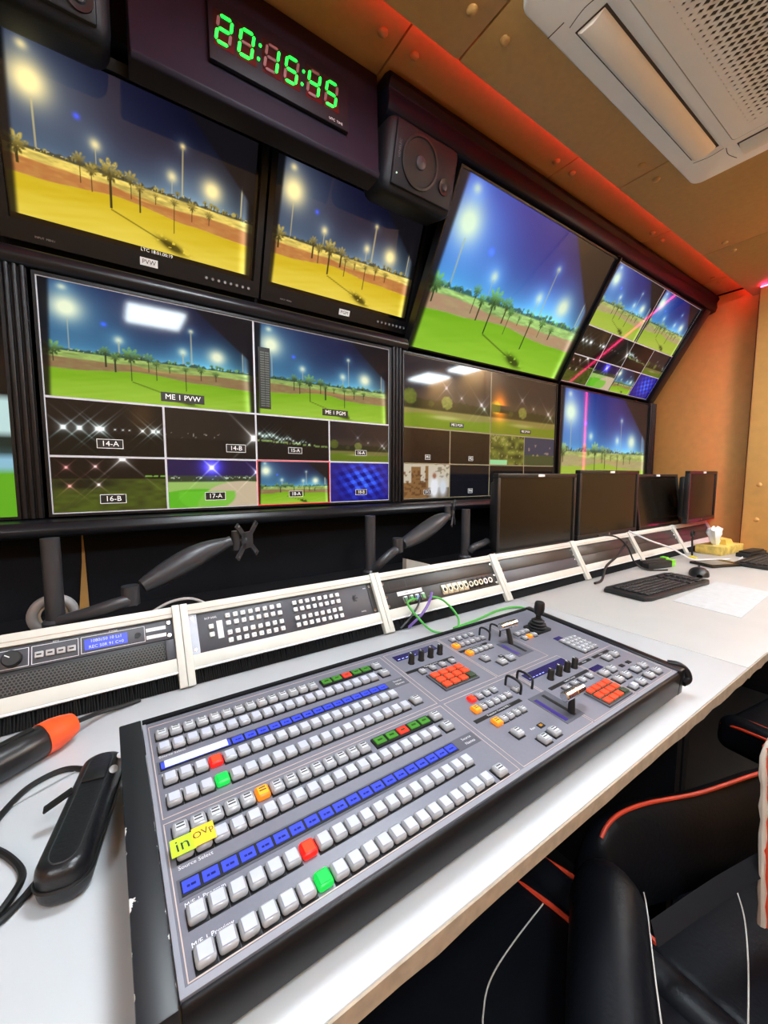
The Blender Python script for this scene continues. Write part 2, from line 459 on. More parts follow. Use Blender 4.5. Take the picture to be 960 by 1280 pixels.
def pcastle(U, V):
    img = flat(U, V, C3(196, 186, 166)); img = mixc(img, C3(120, 110, 90), (noise2(U, V, 20, 20, 6) > .7) * (U > .68) * (V > .6) * .8)
    img = mixc(img, C3(132, 96, 56), ((U > .15) & (U < .36) & (V < .93)) | ((U > .46) & (U < .53) & (V < .95)) | ((U < .53) & (V < .45)))
    img = mixc(img, C3(96, 62, 34), (noise2(U, V, 22, 18, 9) > .62) * (U < .53) * (V < .8) * .8)
    img = mixc(img, C3(70, 58, 44), (U > .53) * (V < .3) * .8)
    img = mixc(img, C3(228, 230, 236), np.clip(1.8 * G(U, V, .66, .32, .09, .3), 0, 1)); img = mixc(img, C3(150, 104, 78), np.clip(2 * G(U, V, .66, .66, .035, .07), 0, 1))
    img = mixc(img, C3(206, 212, 220), np.clip(1.6 * G(U, V, .86, .3, .08, .24), 0, 1))
    return img
def pstreet(U, V):
    img = flat(U, V, C3(96, 100, 36)) * (.5 + .9 * noise2(U, V, 9, 7, 12))[..., None]
    img = mixc(img, C3(160, 150, 90), (noise2(U, V, 24, 16, 3) > .78) * .8); img = mixc(img, C3(150, 210, 150), (V < .16) & (U < .5))
    return img
def pdim(U, V):
    img = flat(U, V, C3(52, 56, 76)); img = mixc(img, C3(64, 72, 40), sstep(.4 - V, 0, .05)); return addc(img, C3(150, 110, 60), .5 * (noise2(U, V, 14, 9, 2) > .75) * (V > .35) * (V < .75))
def pleft(U, V):
    img = flat(U, V, C3(8, 8, 10)); img = mixc(img, C3(190, 222, 220), sstep(.49 - V, 0, .006)); img = mixc(img, C3(20, 40, 36), sstep(.35 - V, 0, .02))
    img = mixc(img, C3(140, 190, 214), sstep(.27 - V, 0, .02))
    return mixc(img, C3(96, 168, 30), sstep(.21 - V, 0, .03))

def tile(parent, x0, x1, z0, z1, nx, paint, y=-0.001, name='picture_tile'):
    ny = max(2, int(round(nx * (z1 - z0) / (x1 - x0))))
    us = np.linspace(0, 1, nx + 1); vs = np.linspace(0, 1, ny + 1)
    U, V = np.meshgrid(us, vs)
    img = np.clip(paint(U, V), 0, 1)
    X = x0 + (x1 - x0) * U; Zz = z0 + (z1 - z0) * V
    co = np.stack([X, np.full_like(X, y), Zz], -1).reshape(-1, 3)
    i = np.arange((nx + 1) * (ny + 1)).reshape(ny + 1, nx + 1)
    quads = np.stack([i[:-1, :-1], i[:-1, 1:], i[1:, 1:], i[1:, :-1]], -1).reshape(-1, 4)
    me = bpy.data.meshes.new(name)
    me.vertices.add(len(co)); me.vertices.foreach_set('co', co.astype(np.float32).ravel())
    me.loops.add(quads.size); me.loops.foreach_set('vertex_index', quads.astype(np.int32).ravel())
    me.polygons.add(len(quads)); me.polygons.foreach_set('loop_start', np.arange(0, quads.size, 4, dtype=np.int32))
    me.update(calc_edges=True)
    at = me.attributes.new('Picture', 'FLOAT_COLOR', 'POINT')
    rgba = np.concatenate([lin(img).reshape(-1, 3), np.ones((len(co), 1))], 1).astype(np.float32)
    at.data.foreach_set('color', rgba.ravel())
    me.materials.append(M_scr)
    return mo(name, me, parent)

# ------------------------------------------------------------------ the room
XE = 3.06        # end wall
struct(MB().bx(-1.7, XE + .1, -1.35, 1.36, -0.05, 0).build('floor', M_floor))
struct(MB().bx(-1.7, XE + .1, 1.30, 1.36, 0, Z(1.12)).build('wall_monitor_side', M_blackm))
struct(MB().bx(-1.7, XE + .1, -1.36, -1.30, 0, Z(1.12)).build('wall_rear', M_gold))
struct(MB().bx(-1.76, -1.7, -1.36, 1.36, 0, Z(1.12)).build('wall_left', M_gold))
we = struct(MB().bx(XE, XE + .1, -1.36, 1.36, 0, Z(1.12)).build('wall_end', M_blackm))
def wall_panel(y0, y1, z0, z1, x, th):
    return MB().bx(x, x + th, y0, y1, z0, z1).build('wall_panel', M_gold, we, bevel=.006, seg=3)
wall_panel(.757, 1.30, .05, Z(1.055), XE - .02, .02)
p = wall_panel(-.20, .722, .05, Z(.985), XE - .16, .16)
q = wall_panel(-1.28, -.21, .05, Z(.985), XE - .16, .16)
def stud(parent, loc, m, rx=0, ry=0, r=.012):
    return MB().lathe([(r, 0), (r, .003), (r * .75, .0065), (r * .25, .008), (.0005, .0082)], 14).build('stud', m, parent, loc, (rx, ry, 0))
for y, z in ((.66, .93), (.66, -.05 + EYE), (.05, .93), (.05, Z(-.05))):
    stud(p, (XE - .16, y, z), M_gold, 0, R(-90))
ceil = struct(MB().bx(-1.7, XE + .1, -1.36, 1.36, Z(1.085), Z(1.13)).build('ceiling', M_blackm))
# upper cove panels (washed by the red strip) and the lower padded ceiling
cs = [-1.69, -.79, -.07, .65, 1.36, 2.08, 2.80, XE - .021]
for a, b in zip(cs[:-1], cs[1:]):
    o = MB().bx(a + .0015, b - .0015, .70, 1.02, Z(1.06), Z(1.085)).build('cove_panel', M_tan, ceil, bevel=.004)
    for x in ((a + .048), (b - .048)):
        stud(o, (x, .885, Z(1.06)), M_tan, R(180))
cl = [-1.69, -.80, -.02, .756, 1.535, 2.305, XE - .001]
for (y0, y1) in ((-1.29, -.33), (-.327, .787)):
    for a, b in zip(cl[:-1], cl[1:]):
        o = MB().bx(a + .0015, b - .0015, y0, y1, Z(1.0), Z(1.018)).build('ceiling_panel', M_tanc, ceil, bevel=.004)
        for x in (a + .054, b - .054):
            for y in ((.69, -.23) if y1 > 0 else (-.43, -1.2)):
                stud(o, (x, y, Z(1.0)), M_tanc, R(180))
struct(MB().bx(-1.69, XE, .66, .70, Z(1.018), Z(1.085)).build('trim_1', M_tan))
# LED strips: red in the ceiling cove, pink down the side of the end-wall panel
led = thing('led_strip', 'red LED strip hidden in the long ceiling cove above the screens', 'LED strip', (.7, .779, Z(1.018)))
MB().bx(-2.3, 2.33, -.008, .0, 0, .009).bx(-2.3, 2.33, .0005, .002, 0, .0123).build('carrier', M_print, led)  # second box: added lip that keeps red light off the beam
MB().bx(-2.3, 2.33, -.008, .0, .0091, .012).build('diodes', lit('red_diodes', (1, .03, .018, 1), LED_RED * 10), led)
led = thing('led_strip', 'pink LED strip running up the gap in the end wall', 'LED strip', (XE - .105, .7225, Z(-.42)))
MB().bx(-.006, .006, 0, .004, 0, 1.36).bx(.0061, .0075, 0, .016, 0, 1.36).build('carrier', M_black, led)  # taller box is an added baffle shading the neighbouring wall panel from the pink
MB().bx(-.002, .002, .0041, .006, 0, 1.36).build('diodes', lit('pink_diodes', (1, .03, .16, 1), LED_PINK), led)
led = thing('led_strip', 'short pink LED strip along the top edge of the end wall panel', 'LED strip', (XE - .15, .722, Z(.9855)))
MB().bx(-.006, .006, -.95, 0, 0, .004).build('carrier', M_print, led)
MB().bx(-.005, .005, -.95, 0, .0041, .008).build('diodes', MATS['pink_diodes'], led)

def ceiling_light(x, y, label):
    t = thing('ceiling_light', label, 'ceiling light', (x, y, Z(1.0)), group='square LED ceiling panels')
    fr = MB()
    h = .15
    for s in (-1, 1):
        fr.box((s * (h + .008), 0, -.008), (.016, 2 * h + .032, .016)); fr.box((0, s * (h + .008), -.008), (2 * h, .016, .016))
    fr.build('light_frame', M_print, t)
    MB().bx(-h, h, -h, h, -.030, -.002).build('diffuser', lit('ceiling_light_diffuser', (.84, .94, 1, 1), CEILING_LIGHT), t)
ceiling_light(.30, -.57, 'square LED ceiling light reflected in the large left golf picture')
ceiling_light(2.76, -.82, 'square LED ceiling light near the far rear corner')
ceiling_light(2.84, -.32, 'square LED ceiling light beside the end wall')
ceiling_light(-1.0, -.57, 'added unseen LED ceiling light near the left end of the van')  # added fixture out of view, brightens the room from the left
ceiling_light(2.15, .02, 'square LED ceiling light past the air conditioner')
ceiling_light(.42, .42, 'added LED ceiling light out of view above the video switcher')  # added unseen fixture, placed for the shadow in front of the switcher

# ------------------------------------------------------------------ monitor wall framing
struct(MB().bx(-1.69, XE - .02, 1.215, 1.30, Z(-.43), Z(-.135)).build('wall_below_screens', M_darkwall))
MBx = MB().xprism([(1.13, Z(-.135)), (1.125, Z(-.12)), (1.135, Z(-.102)), (1.25, Z(-.098)), (1.25, Z(-.14))], -1.69, XE - .021)
struct(MBx.build('trim_2', M_blackg, bevel=.004))
struct(MB().xprism([(1.205, Z(.4475)), (1.19, Z(.450)), (1.183, Z(.468)), (1.19, Z(.486)), (1.21, Z(.494)), (1.298, Z(.494)), (1.298, Z(.4475))], -1.69, .92).build('trim_3', M_blackg, bevel=.006, seg=3))
def post(n, x0, x1):
    m = MB().bx(x0, x1, 1.20, 1.29, Z(-.0975), Z(.4515))
    k = 3
    for i in range(k):
        x = x0 + (x1 - x0) * (i + .5) / k
        m.cyl((x, 1.198, Z(-.0975)), (x, 1.198, Z(.4515)), (x1 - x0) / k * .42, 10)
    struct(m.build('trim_%d' % n, M_blackg))
post(4, -.162, -.122)
post(5, .852, .895)
post(6, 2.85, 2.93)
# aubergine fascia with the clock, and the beam over the tilted screens
fa = MB().xprism([(.972, Z(.822)), (.966, Z(.806)), (.972, Z(.796)), (1.03, Z(.796)), (1.03, Z(1.059)), (.980, Z(1.059))], .078, .648)
struct(fa.build('trim_7', M_purple, bevel=.003))
struct(MB().bx(-1.69, .90, 1.12, 1.29, Z(.935), Z(1.059)).build('trim_8', M_blackm))
bm_ = MB().xprism([(.962, Z(1.059)), (.940, Z(1.050)), (.932, Z(1.030)), (.944, Z(1.012)), (.940, Z(.985)), (.948, Z(.962)), (.97, Z(.955)), (1.05, Z(.955)), (1.05, Z(1.059))], .66, XE - .03)
struct(bm_.build('trim_9', M_navy, bevel=.004, seg=2))
TT = math.atan2(.265, .464)          # tilt of the upper televisions
def cheek(n, x0, x1, y0, y1):
    o = MB().bx(x0, x1, y0, y1, -.03, .545).build('trim_%d' % n, M_blackg, None, (0, 1.225, Z(.478)), (TT, 0, 0), bevel=.004)
    struct(o)
cheek(10, 2.862, 2.93, -.02, .06)
cheek(11, 1.8935, 1.9015, -.016, .05)

# ------------------------------------------------------------------ televisions
M_bez = mat('tv_bezel_black', rgb(16, 16, 19), 0.35, spec=.3)
M_grid = mat('multiview_grid_line', rgb(170, 170, 176), .3, emit=rgb(160, 160, 168), estr=.55)
M_lab = mat('label_box_black', rgb(20, 20, 20), .4)
M_labt = mat('label_letter_white', rgb(220, 220, 220), .4, emit=rgb(200, 200, 200), estr=.6)
def tv(label, x0, x1, y, z, h, tilt=0, bez=.006, cat='television', name='television'):
    w = x1 - x0
    t = thing(name, label, cat, ((x0 + x1) / 2, y, Z(z)), (tilt, 0, 0))
    m = MB()
    m.bx(-w / 2 - bez, w / 2 + bez, -.005, .03, -bez, 0).bx(-w / 2 - bez, w / 2 + bez, -.005, .03, h, h + bez)
    m.bx(-w / 2 - bez, -w / 2, -.005, .03, 0, h).bx(w / 2, w / 2 + bez, -.005, .03, 0, h)
    m.build('bezel', M_bez, t)
    MB().bx(-w / 2 + .001, w / 2 - .001, .004, .028, .001, h - .001).build('back_cover', M_black, t)
    return t, w
def tag_label(t, s, x, z, size=.018, boxed=True, y=-.0018):
    n = max(len(s), 2)
    bw = size * .62 * n + size * .5
    b = MB().bx(x - bw / 2, x + bw / 2, y, y + .0012, z - size * .62, z + size * .62)
    b = b.build('caption_box', M_lab, t)
    if boxed:
        MB().bx(x - bw / 2, x + bw / 2, y - .0003, y, z + size * .56, z + size * .62).bx(x - bw / 2, x + bw / 2, y - .0003, y, z - size * .62, z - size * .56) \
            .bx(x - bw / 2, x - bw / 2 + size * .06, y - .0003, y, z - size * .6, z + size * .6).bx(x + bw / 2 - size * .06, x + bw / 2, y - .0003, y, z - size * .6, z + size * .6).build('caption_border', M_labt, b)
    text('caption', s, size, M_labt, b, (x, y - .0005, z))

t, w = tv('television at the far left edge showing a pale green course', -1.12, -.168, 1.2, -.092, .535)
tile(t, -w / 2, w / 2, 0, .535, 60, pleft, 0)
# left multiview: two large pictures over eight small ones
H = .530
t, w = tv('wall television with two large golf pictures above eight small ones', -.108, .842, 1.2, -.090, H)
MB().bx(-w / 2, w / 2, .0005, .0035, 0, H).build('grid_lines', M_grid, t)
g = .0025
c4 = [-w / 2 + w * i / 4 for i in range(5)]
zr = [0, .134, .268, H]
tile(t, c4[0] + g, c4[2] - g, zr[2] + g, zr[3] - g, 250, lambda U, V: golf(U, V, 'green'), 0)
tile(t, c4[2] + g, c4[4] - g, zr[2] + g, zr[3] - g, 180, lambda U, V: golf(U, V, 'green', 2), 0)
tag_label(t, 'ME 1 PVW', -.19, .292, .019, False)
tag_label(t, 'ME 1 PGM', .26, .292, .017, False)
# audio meter strip on the second picture
mtr = MB().bx(.012, .046, -.0016, -.0004, .285, .46).build('meter_strip', M_lab, t)
for i in range(24):
    MB().bx(.017, .029, -.0022, -.0017, .292 + i * .0066, .2955 + i * .0066).bx(.031, .043, -.0022, -.0017, .292 + i * .0066, .2955 + i * .0066).build('meter_bar', mat('meter_grey', rgb(84, 92, 88), .4), mtr)
small = [(p14a, 130, '14-A'), (p14b, 105, '14-B'), (p15a, 90, '15-A'), (lambda U, V: bush(U, V) * .8, 80, '16-A'),
         (p16b, 130, '16-B'), (p17a, 110, '17-A'), (lambda U, V: golf(U, V, 'green', 5), 90, '18-A'), (p18b, 70, '18-B')]
for i, (f, n, s) in enumerate(small):
    r, c = (1, i) if i < 4 else (0, i - 4)
    tile(t, c4[c] + g, c4[c + 1] - g, zr[r] + g, zr[r + 1] - g, n, f, 0)
    tag_label(t, s, (c4[c] + c4[c + 1]) / 2 + (.06 if i == 1 else 0), zr[r] + .032, .018 if c < 2 else .015)
fr = MB().bx(c4[2], c4[3], -.0006, .0004, zr[1] - .001, zr[1] + .0012).bx(c4[2], c4[3], -.0006, .0004, 0, .0022).bx(c4[2], c4[2] + .0022, -.0006, .0004, 0, zr[1]).bx(c4[3] - .0022, c4[3], -.0006, .0004, 0, zr[1])
fr.build('red_tally_frame', lit('tally_red', rgb(200, 40, 50), .7), t)
# middle multiview
t, w = tv('middle wall television with bush and parkland pictures and dark tiles', .905, 1.845, 1.2, -.090, H)
MB().bx(-w / 2, w / 2, .0005, .0035, 0, H).build('grid_lines', mat('multiview_grid_dim', rgb(120, 112, 90), .3, emit=rgb(110, 104, 80), estr=.5), t)
c4 = [-w / 2 + w * i / 4 for i in range(5)]
tile(t, c4[0] + g, c4[2] - g, zr[2] + g, zr[3] - g, 120, bush, 0)
tile(t, c4[2] + g, c4[4] - g, zr[2] + g, zr[3] - g, 100, lambda U, V: bush(U, V, True), 0)
tag_label(t, 'ME 2 PGM', -.2, .29, .014, False); tag_label(t, 'ME 2 PVW', .24, .29, .014, False)
mid = [(pdark(C3(30, 22, 16)), 'M1'), (pdark(C3(28, 20, 14)), 'M2'), (pstreet, ''), (pdim, ''), (pcastle, 'SV3'), (pdark(C3(14, 14, 20)), 'M4'), (pdark(C3(18, 14, 14)), ''), (pdark(C3(24, 18, 16)), '')]
for i, (f, s) in enumerate(mid):
    r, c = (1, i) if i < 4 else (0, i - 4)
    tile(t, c4[c] + g, c4[c + 1] - g, zr[r] + g, zr[r + 1] - g, 60, f, 0)
    if s: tag_label(t, s, (c4[c] + c4[c + 1]) / 2, zr[r] + .025, .015)
# right single picture
t, w = tv('far right lower television filled with one golf picture', 1.885, 2.838, 1.2, -.090, H)
tile(t, -w / 2, w / 2, 0, H, 150, lambda U, V: golf(U, V, 'pale', 3), 0)
# upper tilted pair
t, w = tv('large tilted television with one vivid blue sky golf picture', .945, 1.887, 1.225, .478, .532, TT)
tile(t, -w / 2, w / 2, 0, .532, 280, lambda U, V: golf(U, V, 'blue', 4), 0)
t, w = tv('tilted television at the far end with a multi picture grid', 1.907, 2.853, 1.225, .478, .532, TT)
MB().bx(-w / 2, w / 2, .0005, .0035, 0, .532).build('grid_lines', M_grid, t)
c4 = [-w / 2 + w * i / 4 for i in range(5)]
tile(t, c4[0] + g, c4[2] - g, zr[2] + g, .532 - g, 110, lambda U, V: golf(U, V, 'pale', 1), 0)
tile(t, c4[2] + g, c4[4] - g, zr[2] + g, .532 - g, 100, lambda U, V: golf(U, V, 'pale', 2), 0)
for i, (f, n, s) in enumerate(small):
    r, c = (1, i) if i < 4 else (0, i - 4)
    tile(t, c4[c] + g, c4[c + 1] - g, zr[r] + g, zr[r + 1] - g, 48, f, 0)

# ------------------------------------------------------------------ broadcast monitors (tilted, above the left multiview)
TM = math.atan2(.118, .305)
def broadcast(label, x0, x1, n, cap, ltc):
    w = x1 - x0; h = .330
    t = thing('broadcast_monitor', label, 'monitor', ((x0 + x1) / 2, 1.262, Z(.575)), (TM, 0, 0))
    f = MB()
    sb, bb, tb = .0175, .042, .022
    f.bx(-w / 2 - sb, w / 2 + sb, -.012, .03, -bb, 0).bx(-w / 2 - sb, w / 2 + sb, -.012, .03, h, h + tb)
    f.bx(-w / 2 - sb, -w / 2, -.012, .03, 0, h).bx(w / 2, w / 2 + sb, -.012, .03, 0, h)
    f.build('front_frame', M_bez, t)
    MB().bx(-w / 2 - .01, w / 2 + .01, .012, .06, -.03, h + .012).build('housing', M_black, t)
    MB().bx(-w / 2 + .0005, w / 2 - .0005, .002, .011, .0005, h - .0005).build('glass', mat('black_screen_glass', rgb(10, 10, 12), .1), t)
    tile(t, -w / 2 + .004, w / 2 - .010, .012, h - .004, n, lambda U, V: golf(U, V, 'amber'), .0012)
    if ltc: text('timecode', 'LTC 18:01:00:19', .011, M_labt, t, (.02, .0005, .0065))
    lb = MB().bx(-.02, .02, -.0135, -.012, -.030, -.012).build('paper_label', mat('white_paper', rgb(226, 226, 226), .7), t)
    text('label_lettering', cap, .0145, M_printd, lb, (0, -.0138, -.021))
    for i in range(8):
        b = MB().lathe([(.0052, 0), (.0052, .002), (.004, .003)], 12).build('front_button', M_arm, t, (w / 2 - .13 + i * .0165, -.012, -.022), (R(90), 0, 0))
        MB().lathe([(.0034, .003), (.0034, .0033)], 8).build('button_mark', mat('dim_print', rgb(150, 150, 150), .5), b)
    text('panel_print', 'INPUT  MENU', .006, MATS['dim_print'], t, (-w / 2 + .06, -.0125, -.028))
    for s in (-1, 1):
        MB().lathe([(.006, 0), (.006, .002), (.004, .003)], 12).build('corner_screw', M_chrome, t, (s * (w / 2 + .009), -.012, h + .008), (R(90), 0, 0))
broadcast('amber golf picture on the monitor labelled PVW at the far left', -.150, .388, 300, 'PVW', True)
broadcast('amber golf picture on the narrower looking monitor beside the loudspeaker', .430, .962, 190, 'PGM', False)

# ------------------------------------------------------------------ clock
t = thing('digital_clock', 'black wall clock with green seven segment digits', 'clock', (.385, .9735, Z(.862)), (R(-1.5), 0, 0))
MB().bx(-.165, .165, -.012, 0, 0, .128).build('clock_case', mat('clock_case_black', rgb(16, 12, 20), .55, spec=.2), t, bevel=.003)
M_seg = lit('lit_green_segment', rgb(20, 255, 70), 1.6)
M_segoff = mat('unlit_segment', rgb(112, 78, 80), .6)
SEG = {'0': 'abcdef', '1': 'bc', '2': 'abged', '4': 'fgbc', '5': 'afgcd'}
def seg_shape(dw, dh, th):
    sl = .16
    pos = {'a': ((-dw, dh), (dw, dh)), 'g': ((-dw, 0), (dw, 0)), 'd': ((-dw, -dh), (dw, -dh)), 'f': ((-dw, dh), (-dw, 0)), 'b': ((dw, dh), (dw, 0)), 'e': ((-dw, 0), (-dw, -dh)), 'c': ((dw, 0), (dw, -dh))}
    out = {}
    for k, (p0, p1) in pos.items():
        a = Vector(p0); b = Vector(p1); d = (b - a).normalized(); n = Vector((-d.y, d.x)) * th / 2
        a = a + d * .0022; b = b - d * .0022
        poly = [a, a + d * th / 2 + n, b - d * th / 2 + n, b, b - d * th / 2 - n, a + d * th / 2 - n]
        out[k] = [(p.x + p.y * sl, p.y) for p in poly]
    return out
SS = seg_shape(.0135, .027, .0062)
for ch, x in zip('201545', (-.128, -.082, -.026, .020, .076, .122)):
    dg = MB().bx(-.021, .021, -.0126, -.0121, -.036, .036).build('digit', mat('digit_window', rgb(14, 10, 14), .25), t, (x - .006, 0, .066))
    for k, poly in SS.items():
        m = MB(); n = len(poly)
        m.add([(px, -.0146, pz) for px, pz in poly] + [(px, -.0127, pz) for px, pz in poly], [tuple(range(n)), tuple(range(n, 2 * n))[::-1]] + [(i, n + i, n + (i + 1) % n, (i + 1) % n) for i in range(n)])
        m.build('segment', M_seg if k in SEG[ch] else M_segoff, dg)
for x in (-.054, .048):
    for z in (.05, .08):
        MB().lathe([(.0032, 0), (.0032, .0025), (.001, .003)], 10).build('colon_dot', M_seg, t, (x - .006 + (z - .065) * .16, -.0122, z), (R(90), 0, 0))
text('maker_print', 'UTC  TIME', .008, M_print, t, (.128, -.0125, .010))

# ------------------------------------------------------------------ loudspeakers
def speaker(x0, x1, z0, label, wp=(-.022, .0925), tp=(.075, .0675)):
    w = x1 - x0; h = .185
    t = thing('loudspeaker', label, 'loudspeaker', ((x0 + x1) / 2, .985, Z(z0)), (R(14), 0, 0), group='dark studio loudspeakers')
    M_sp = mat('loudspeaker_grey', rgb(24, 23, 28), .55, bump=.15, spec=.25)
    MB().bx(-w / 2, w / 2, 0, .13, 0, h).build('cabinet', M_sp, t, bevel=.03, seg=4)
    MB().bx(-w / 2 + .022, w / 2 - .022, -.006, .02, .018, h - .018).build('front_baffle', M_sp, t, bevel=.005, seg=2)
    wf = MB().lathe([(.064, 0), (.064, .005), (.058, .006), (.056, .002), (.03, -.006 + .008), (.012, .004), (.001, .005)], 32).build('woofer', M_rubber, t, (wp[0], -.006, wp[1]), (R(90), 0, 0))
    MB().lathe([(.018, .002), (.016, .007), (.008, .010), (.0005, .011)], 20).build('dust_cap', mat('dust_cap', rgb(46, 44, 50), .45), wf)
    tw = MB().lathe([(.021, 0), (.021, .004), (.014, .002), (.011, .001)], 20).build('tweeter', M_rubber, t, (tp[0], -.006, tp[1]), (R(90), 0, 0))
    MB().lathe([(.010, .001), (.008, .005), (.0005, .0065)], 14).build('dome', M_arm, tw)
    MB().lathe([(.0022, 0), (.0022, .002), (.0005, .0024)], 8).build('power_light', lit('speaker_led', rgb(200, 230, 210), .8), t, (-w / 2 + .035, -.006, .045), (R(90), 0, 0))
    text('maker_name', 'GENELEC', .010, mat('faint_print', rgb(110, 104, 110), .5), t, (-w / 2 + .037, -.0066, h / 2 + .01), (R(90), R(-90), 0))
    MB().bx(-.05, .05, .06, .11, h - .005, 1.059 - z0 - .02).build('mount_bracket', M_black, t)
speaker(.668, .93, .79, 'loudspeaker mounted between the clock fascia and the tilted television')
speaker(-.222, .05, .806, 'loudspeaker above the left broadcast monitor at the top corner', (.012, .094), (.089, .046))

# ------------------------------------------------------------------ ceiling air conditioner
def rsq(h, r, n=6):
    out = []
    for cx, cy, a0 in ((h - r, h - r, 0), (-h + r, h - r, 90), (-h + r, -h + r, 180), (h - r, -h + r, 270)):
        for i in range(n + 1):
            a = R(a0 + 90 * i / n); out.append((cx + r * math.cos(a), cy + r * math.sin(a)))
    return out
t = thing('air_conditioner', 'white ceiling cassette air conditioner with perforated intake grille', 'air conditioner', (1.222, .150, Z(1.0)))
MB().prism(rsq(.465, .03), -.03, -.0005).build('panel_frame', M_acw, t, bevel=.006, seg=3)
for k in range(4):
    a = R(90 * k)
    sl = MB().bx(-.321, .321, .354, .4225, -.0312, -.0295).build('air_slot', M_acd, t, rot=(0, 0, a))
    m = MB().xprism([(.3585, -.030), (.364, -.036), (.385, -.043), (.410, -.041), (.4195, -.0335), (.4195, -.030)], -.318, .318)
    m.build('flap', M_acf, t, rot=(0, 0, a), bevel=.002)
    MB().bx(-.0008, .0008, .425, .464, -.0308, -.0298).build('corner_seam', M_acd, t, (-.36, 0, 0) if k % 2 == 0 else (0, 0, 0), (0, 0, a))
    for s in (-1, 1):
        m = MB().tube(smooth_path([(s * .345, .350, -.030), (s * .350, .385, -.030), (s * .340, .424, -.030)], 5), .0009, 6)
        m.build('slot_end_seam', M_acd, t, rot=(0, 0, a))
MB().prism(rsq(.346, .02), -.036, -.0295).build('intake_panel', M_acw, t, bevel=.003)
MB().prism(rsq(.322, .01), -.0375, -.0355).build('intake_seam', mat('ac_seam_grey', rgb(150, 142, 134), .5), t)
MB().prism(rsq(.3195, .01), -.0385, -.0356).build('intake_cover', M_acw, t)
MB().bx(-.292, .292, -.292, .292, -.0388, -.0384).build('grille_backing', M_acd, t)
# perforated plate: rhombic cells, the holes shrinking towards the rim
m = MB()
nx, ny = 32, 20
cw, ch_ = .58 / nx, .58 / ny
for i in range(-nx, nx + 1):
    for j in range(-ny, ny + 1):
        if (i + j) % 2: continue
        cx, cy = i * cw / 2, j * ch_ / 2
        if abs(cx) > .29 - cw / 2 + 1e-6 or abs(cy) > .29 - ch_ / 2 + 1e-6: continue
        e = max(abs(cx), abs(cy))
        k = .70 if e < .225 else max(.12, .70 - (e - .225) * 10)
        o = [(cx - cw / 2, cy), (cx, cy - ch_ / 2), (cx + cw / 2, cy), (cx, cy + ch_ / 2)]
        inn = [(cx + (x - cx) * k, cy + (y - cy) * k) for x, y in o]
        vs = [(x, y, -.0405) for x, y in o] + [(x, y, -.0405) for x, y in inn] + [(x, y, -.0389) for x, y in inn]
        m.add(vs, [(q, (q + 1) % 4, 4 + (q + 1) % 4, 4 + q) for q in range(4)] + [(4 + q, 4 + (q + 1) % 4, 8 + (q + 1) % 4, 8 + q) for q in range(4)])
m.build('grille', M_acw, t)
gr = MB()
for s in (-1, 1):
    gr.bx(-.305, .305, s * .2905 - .0145, s * .2905 + .0145, -.0408, -.0385); gr.bx(s * .2905 - .0145, s * .2905 + .0145, -.276, .276, -.0408, -.0385)
gr.build('grille_rim', M_acw, t)
# ------------------------------------------------------------------ desks
DZ = .75
def desk(label, x0, x1, m, seedv):
    t = thing('desk', label, 'desk', ((x0 + x1) / 2, .55, 0))
    cx = (x0 + x1) / 2
    MB().bx(x0 - cx, x1 - cx, .252 - .55, .862 - .55, DZ - .020, DZ).build('desktop', m, t, bevel=.002)
    rnd = random.Random(seedv)
    # raw, chipped edge board along the front
    e = MB(); n = 60
    xs = [x0 + (x1 - x0) * i / n for i in range(n + 1)]
    lowz = [DZ - .0205 - rnd.choice([0, 0, 0, .001, .004]) for _ in xs]
    vs = []
    for x, lz in zip(xs, lowz):
        vs += [(x - cx, .2495 - .55, DZ - .0015), (x - cx, .2518 - .55, DZ - .0015), (x - cx, .2518 - .55, lz), (x - cx, .2495 - .55, lz)]
    fs = []
    for i in range(n):
        a, b = 4 * i, 4 * i + 4
        fs += [(a + k, b + k, b + (k + 1) % 4, a + (k + 1) % 4) for k in range(4)]
    fs += [(0, 1, 2, 3), tuple(4 * n + k for k in (3, 2, 1, 0))]
    e.add(vs, fs).build('edge_board', M_edge, t, sharp=20)
    MB().bx(x0 - cx + .01, x1 - cx - .01, .81 - .55, .83 - .55, 0, DZ - .029).build('modesty_panel', M_blackm, t)
    for x in (x0 + .02, x1 - .02):
        MB().bx(x - cx - .014, x - cx + .014, .36 - .55, .81 - .55, 0, DZ - .029).build('end_support', M_blackm, t)
desk('white desk section carrying the large video switcher', -1.45, 1.138, M_white, 3)
desk('cream desk section under the keyboards and tissue box', 1.140, 2.895, M_cream, 5)

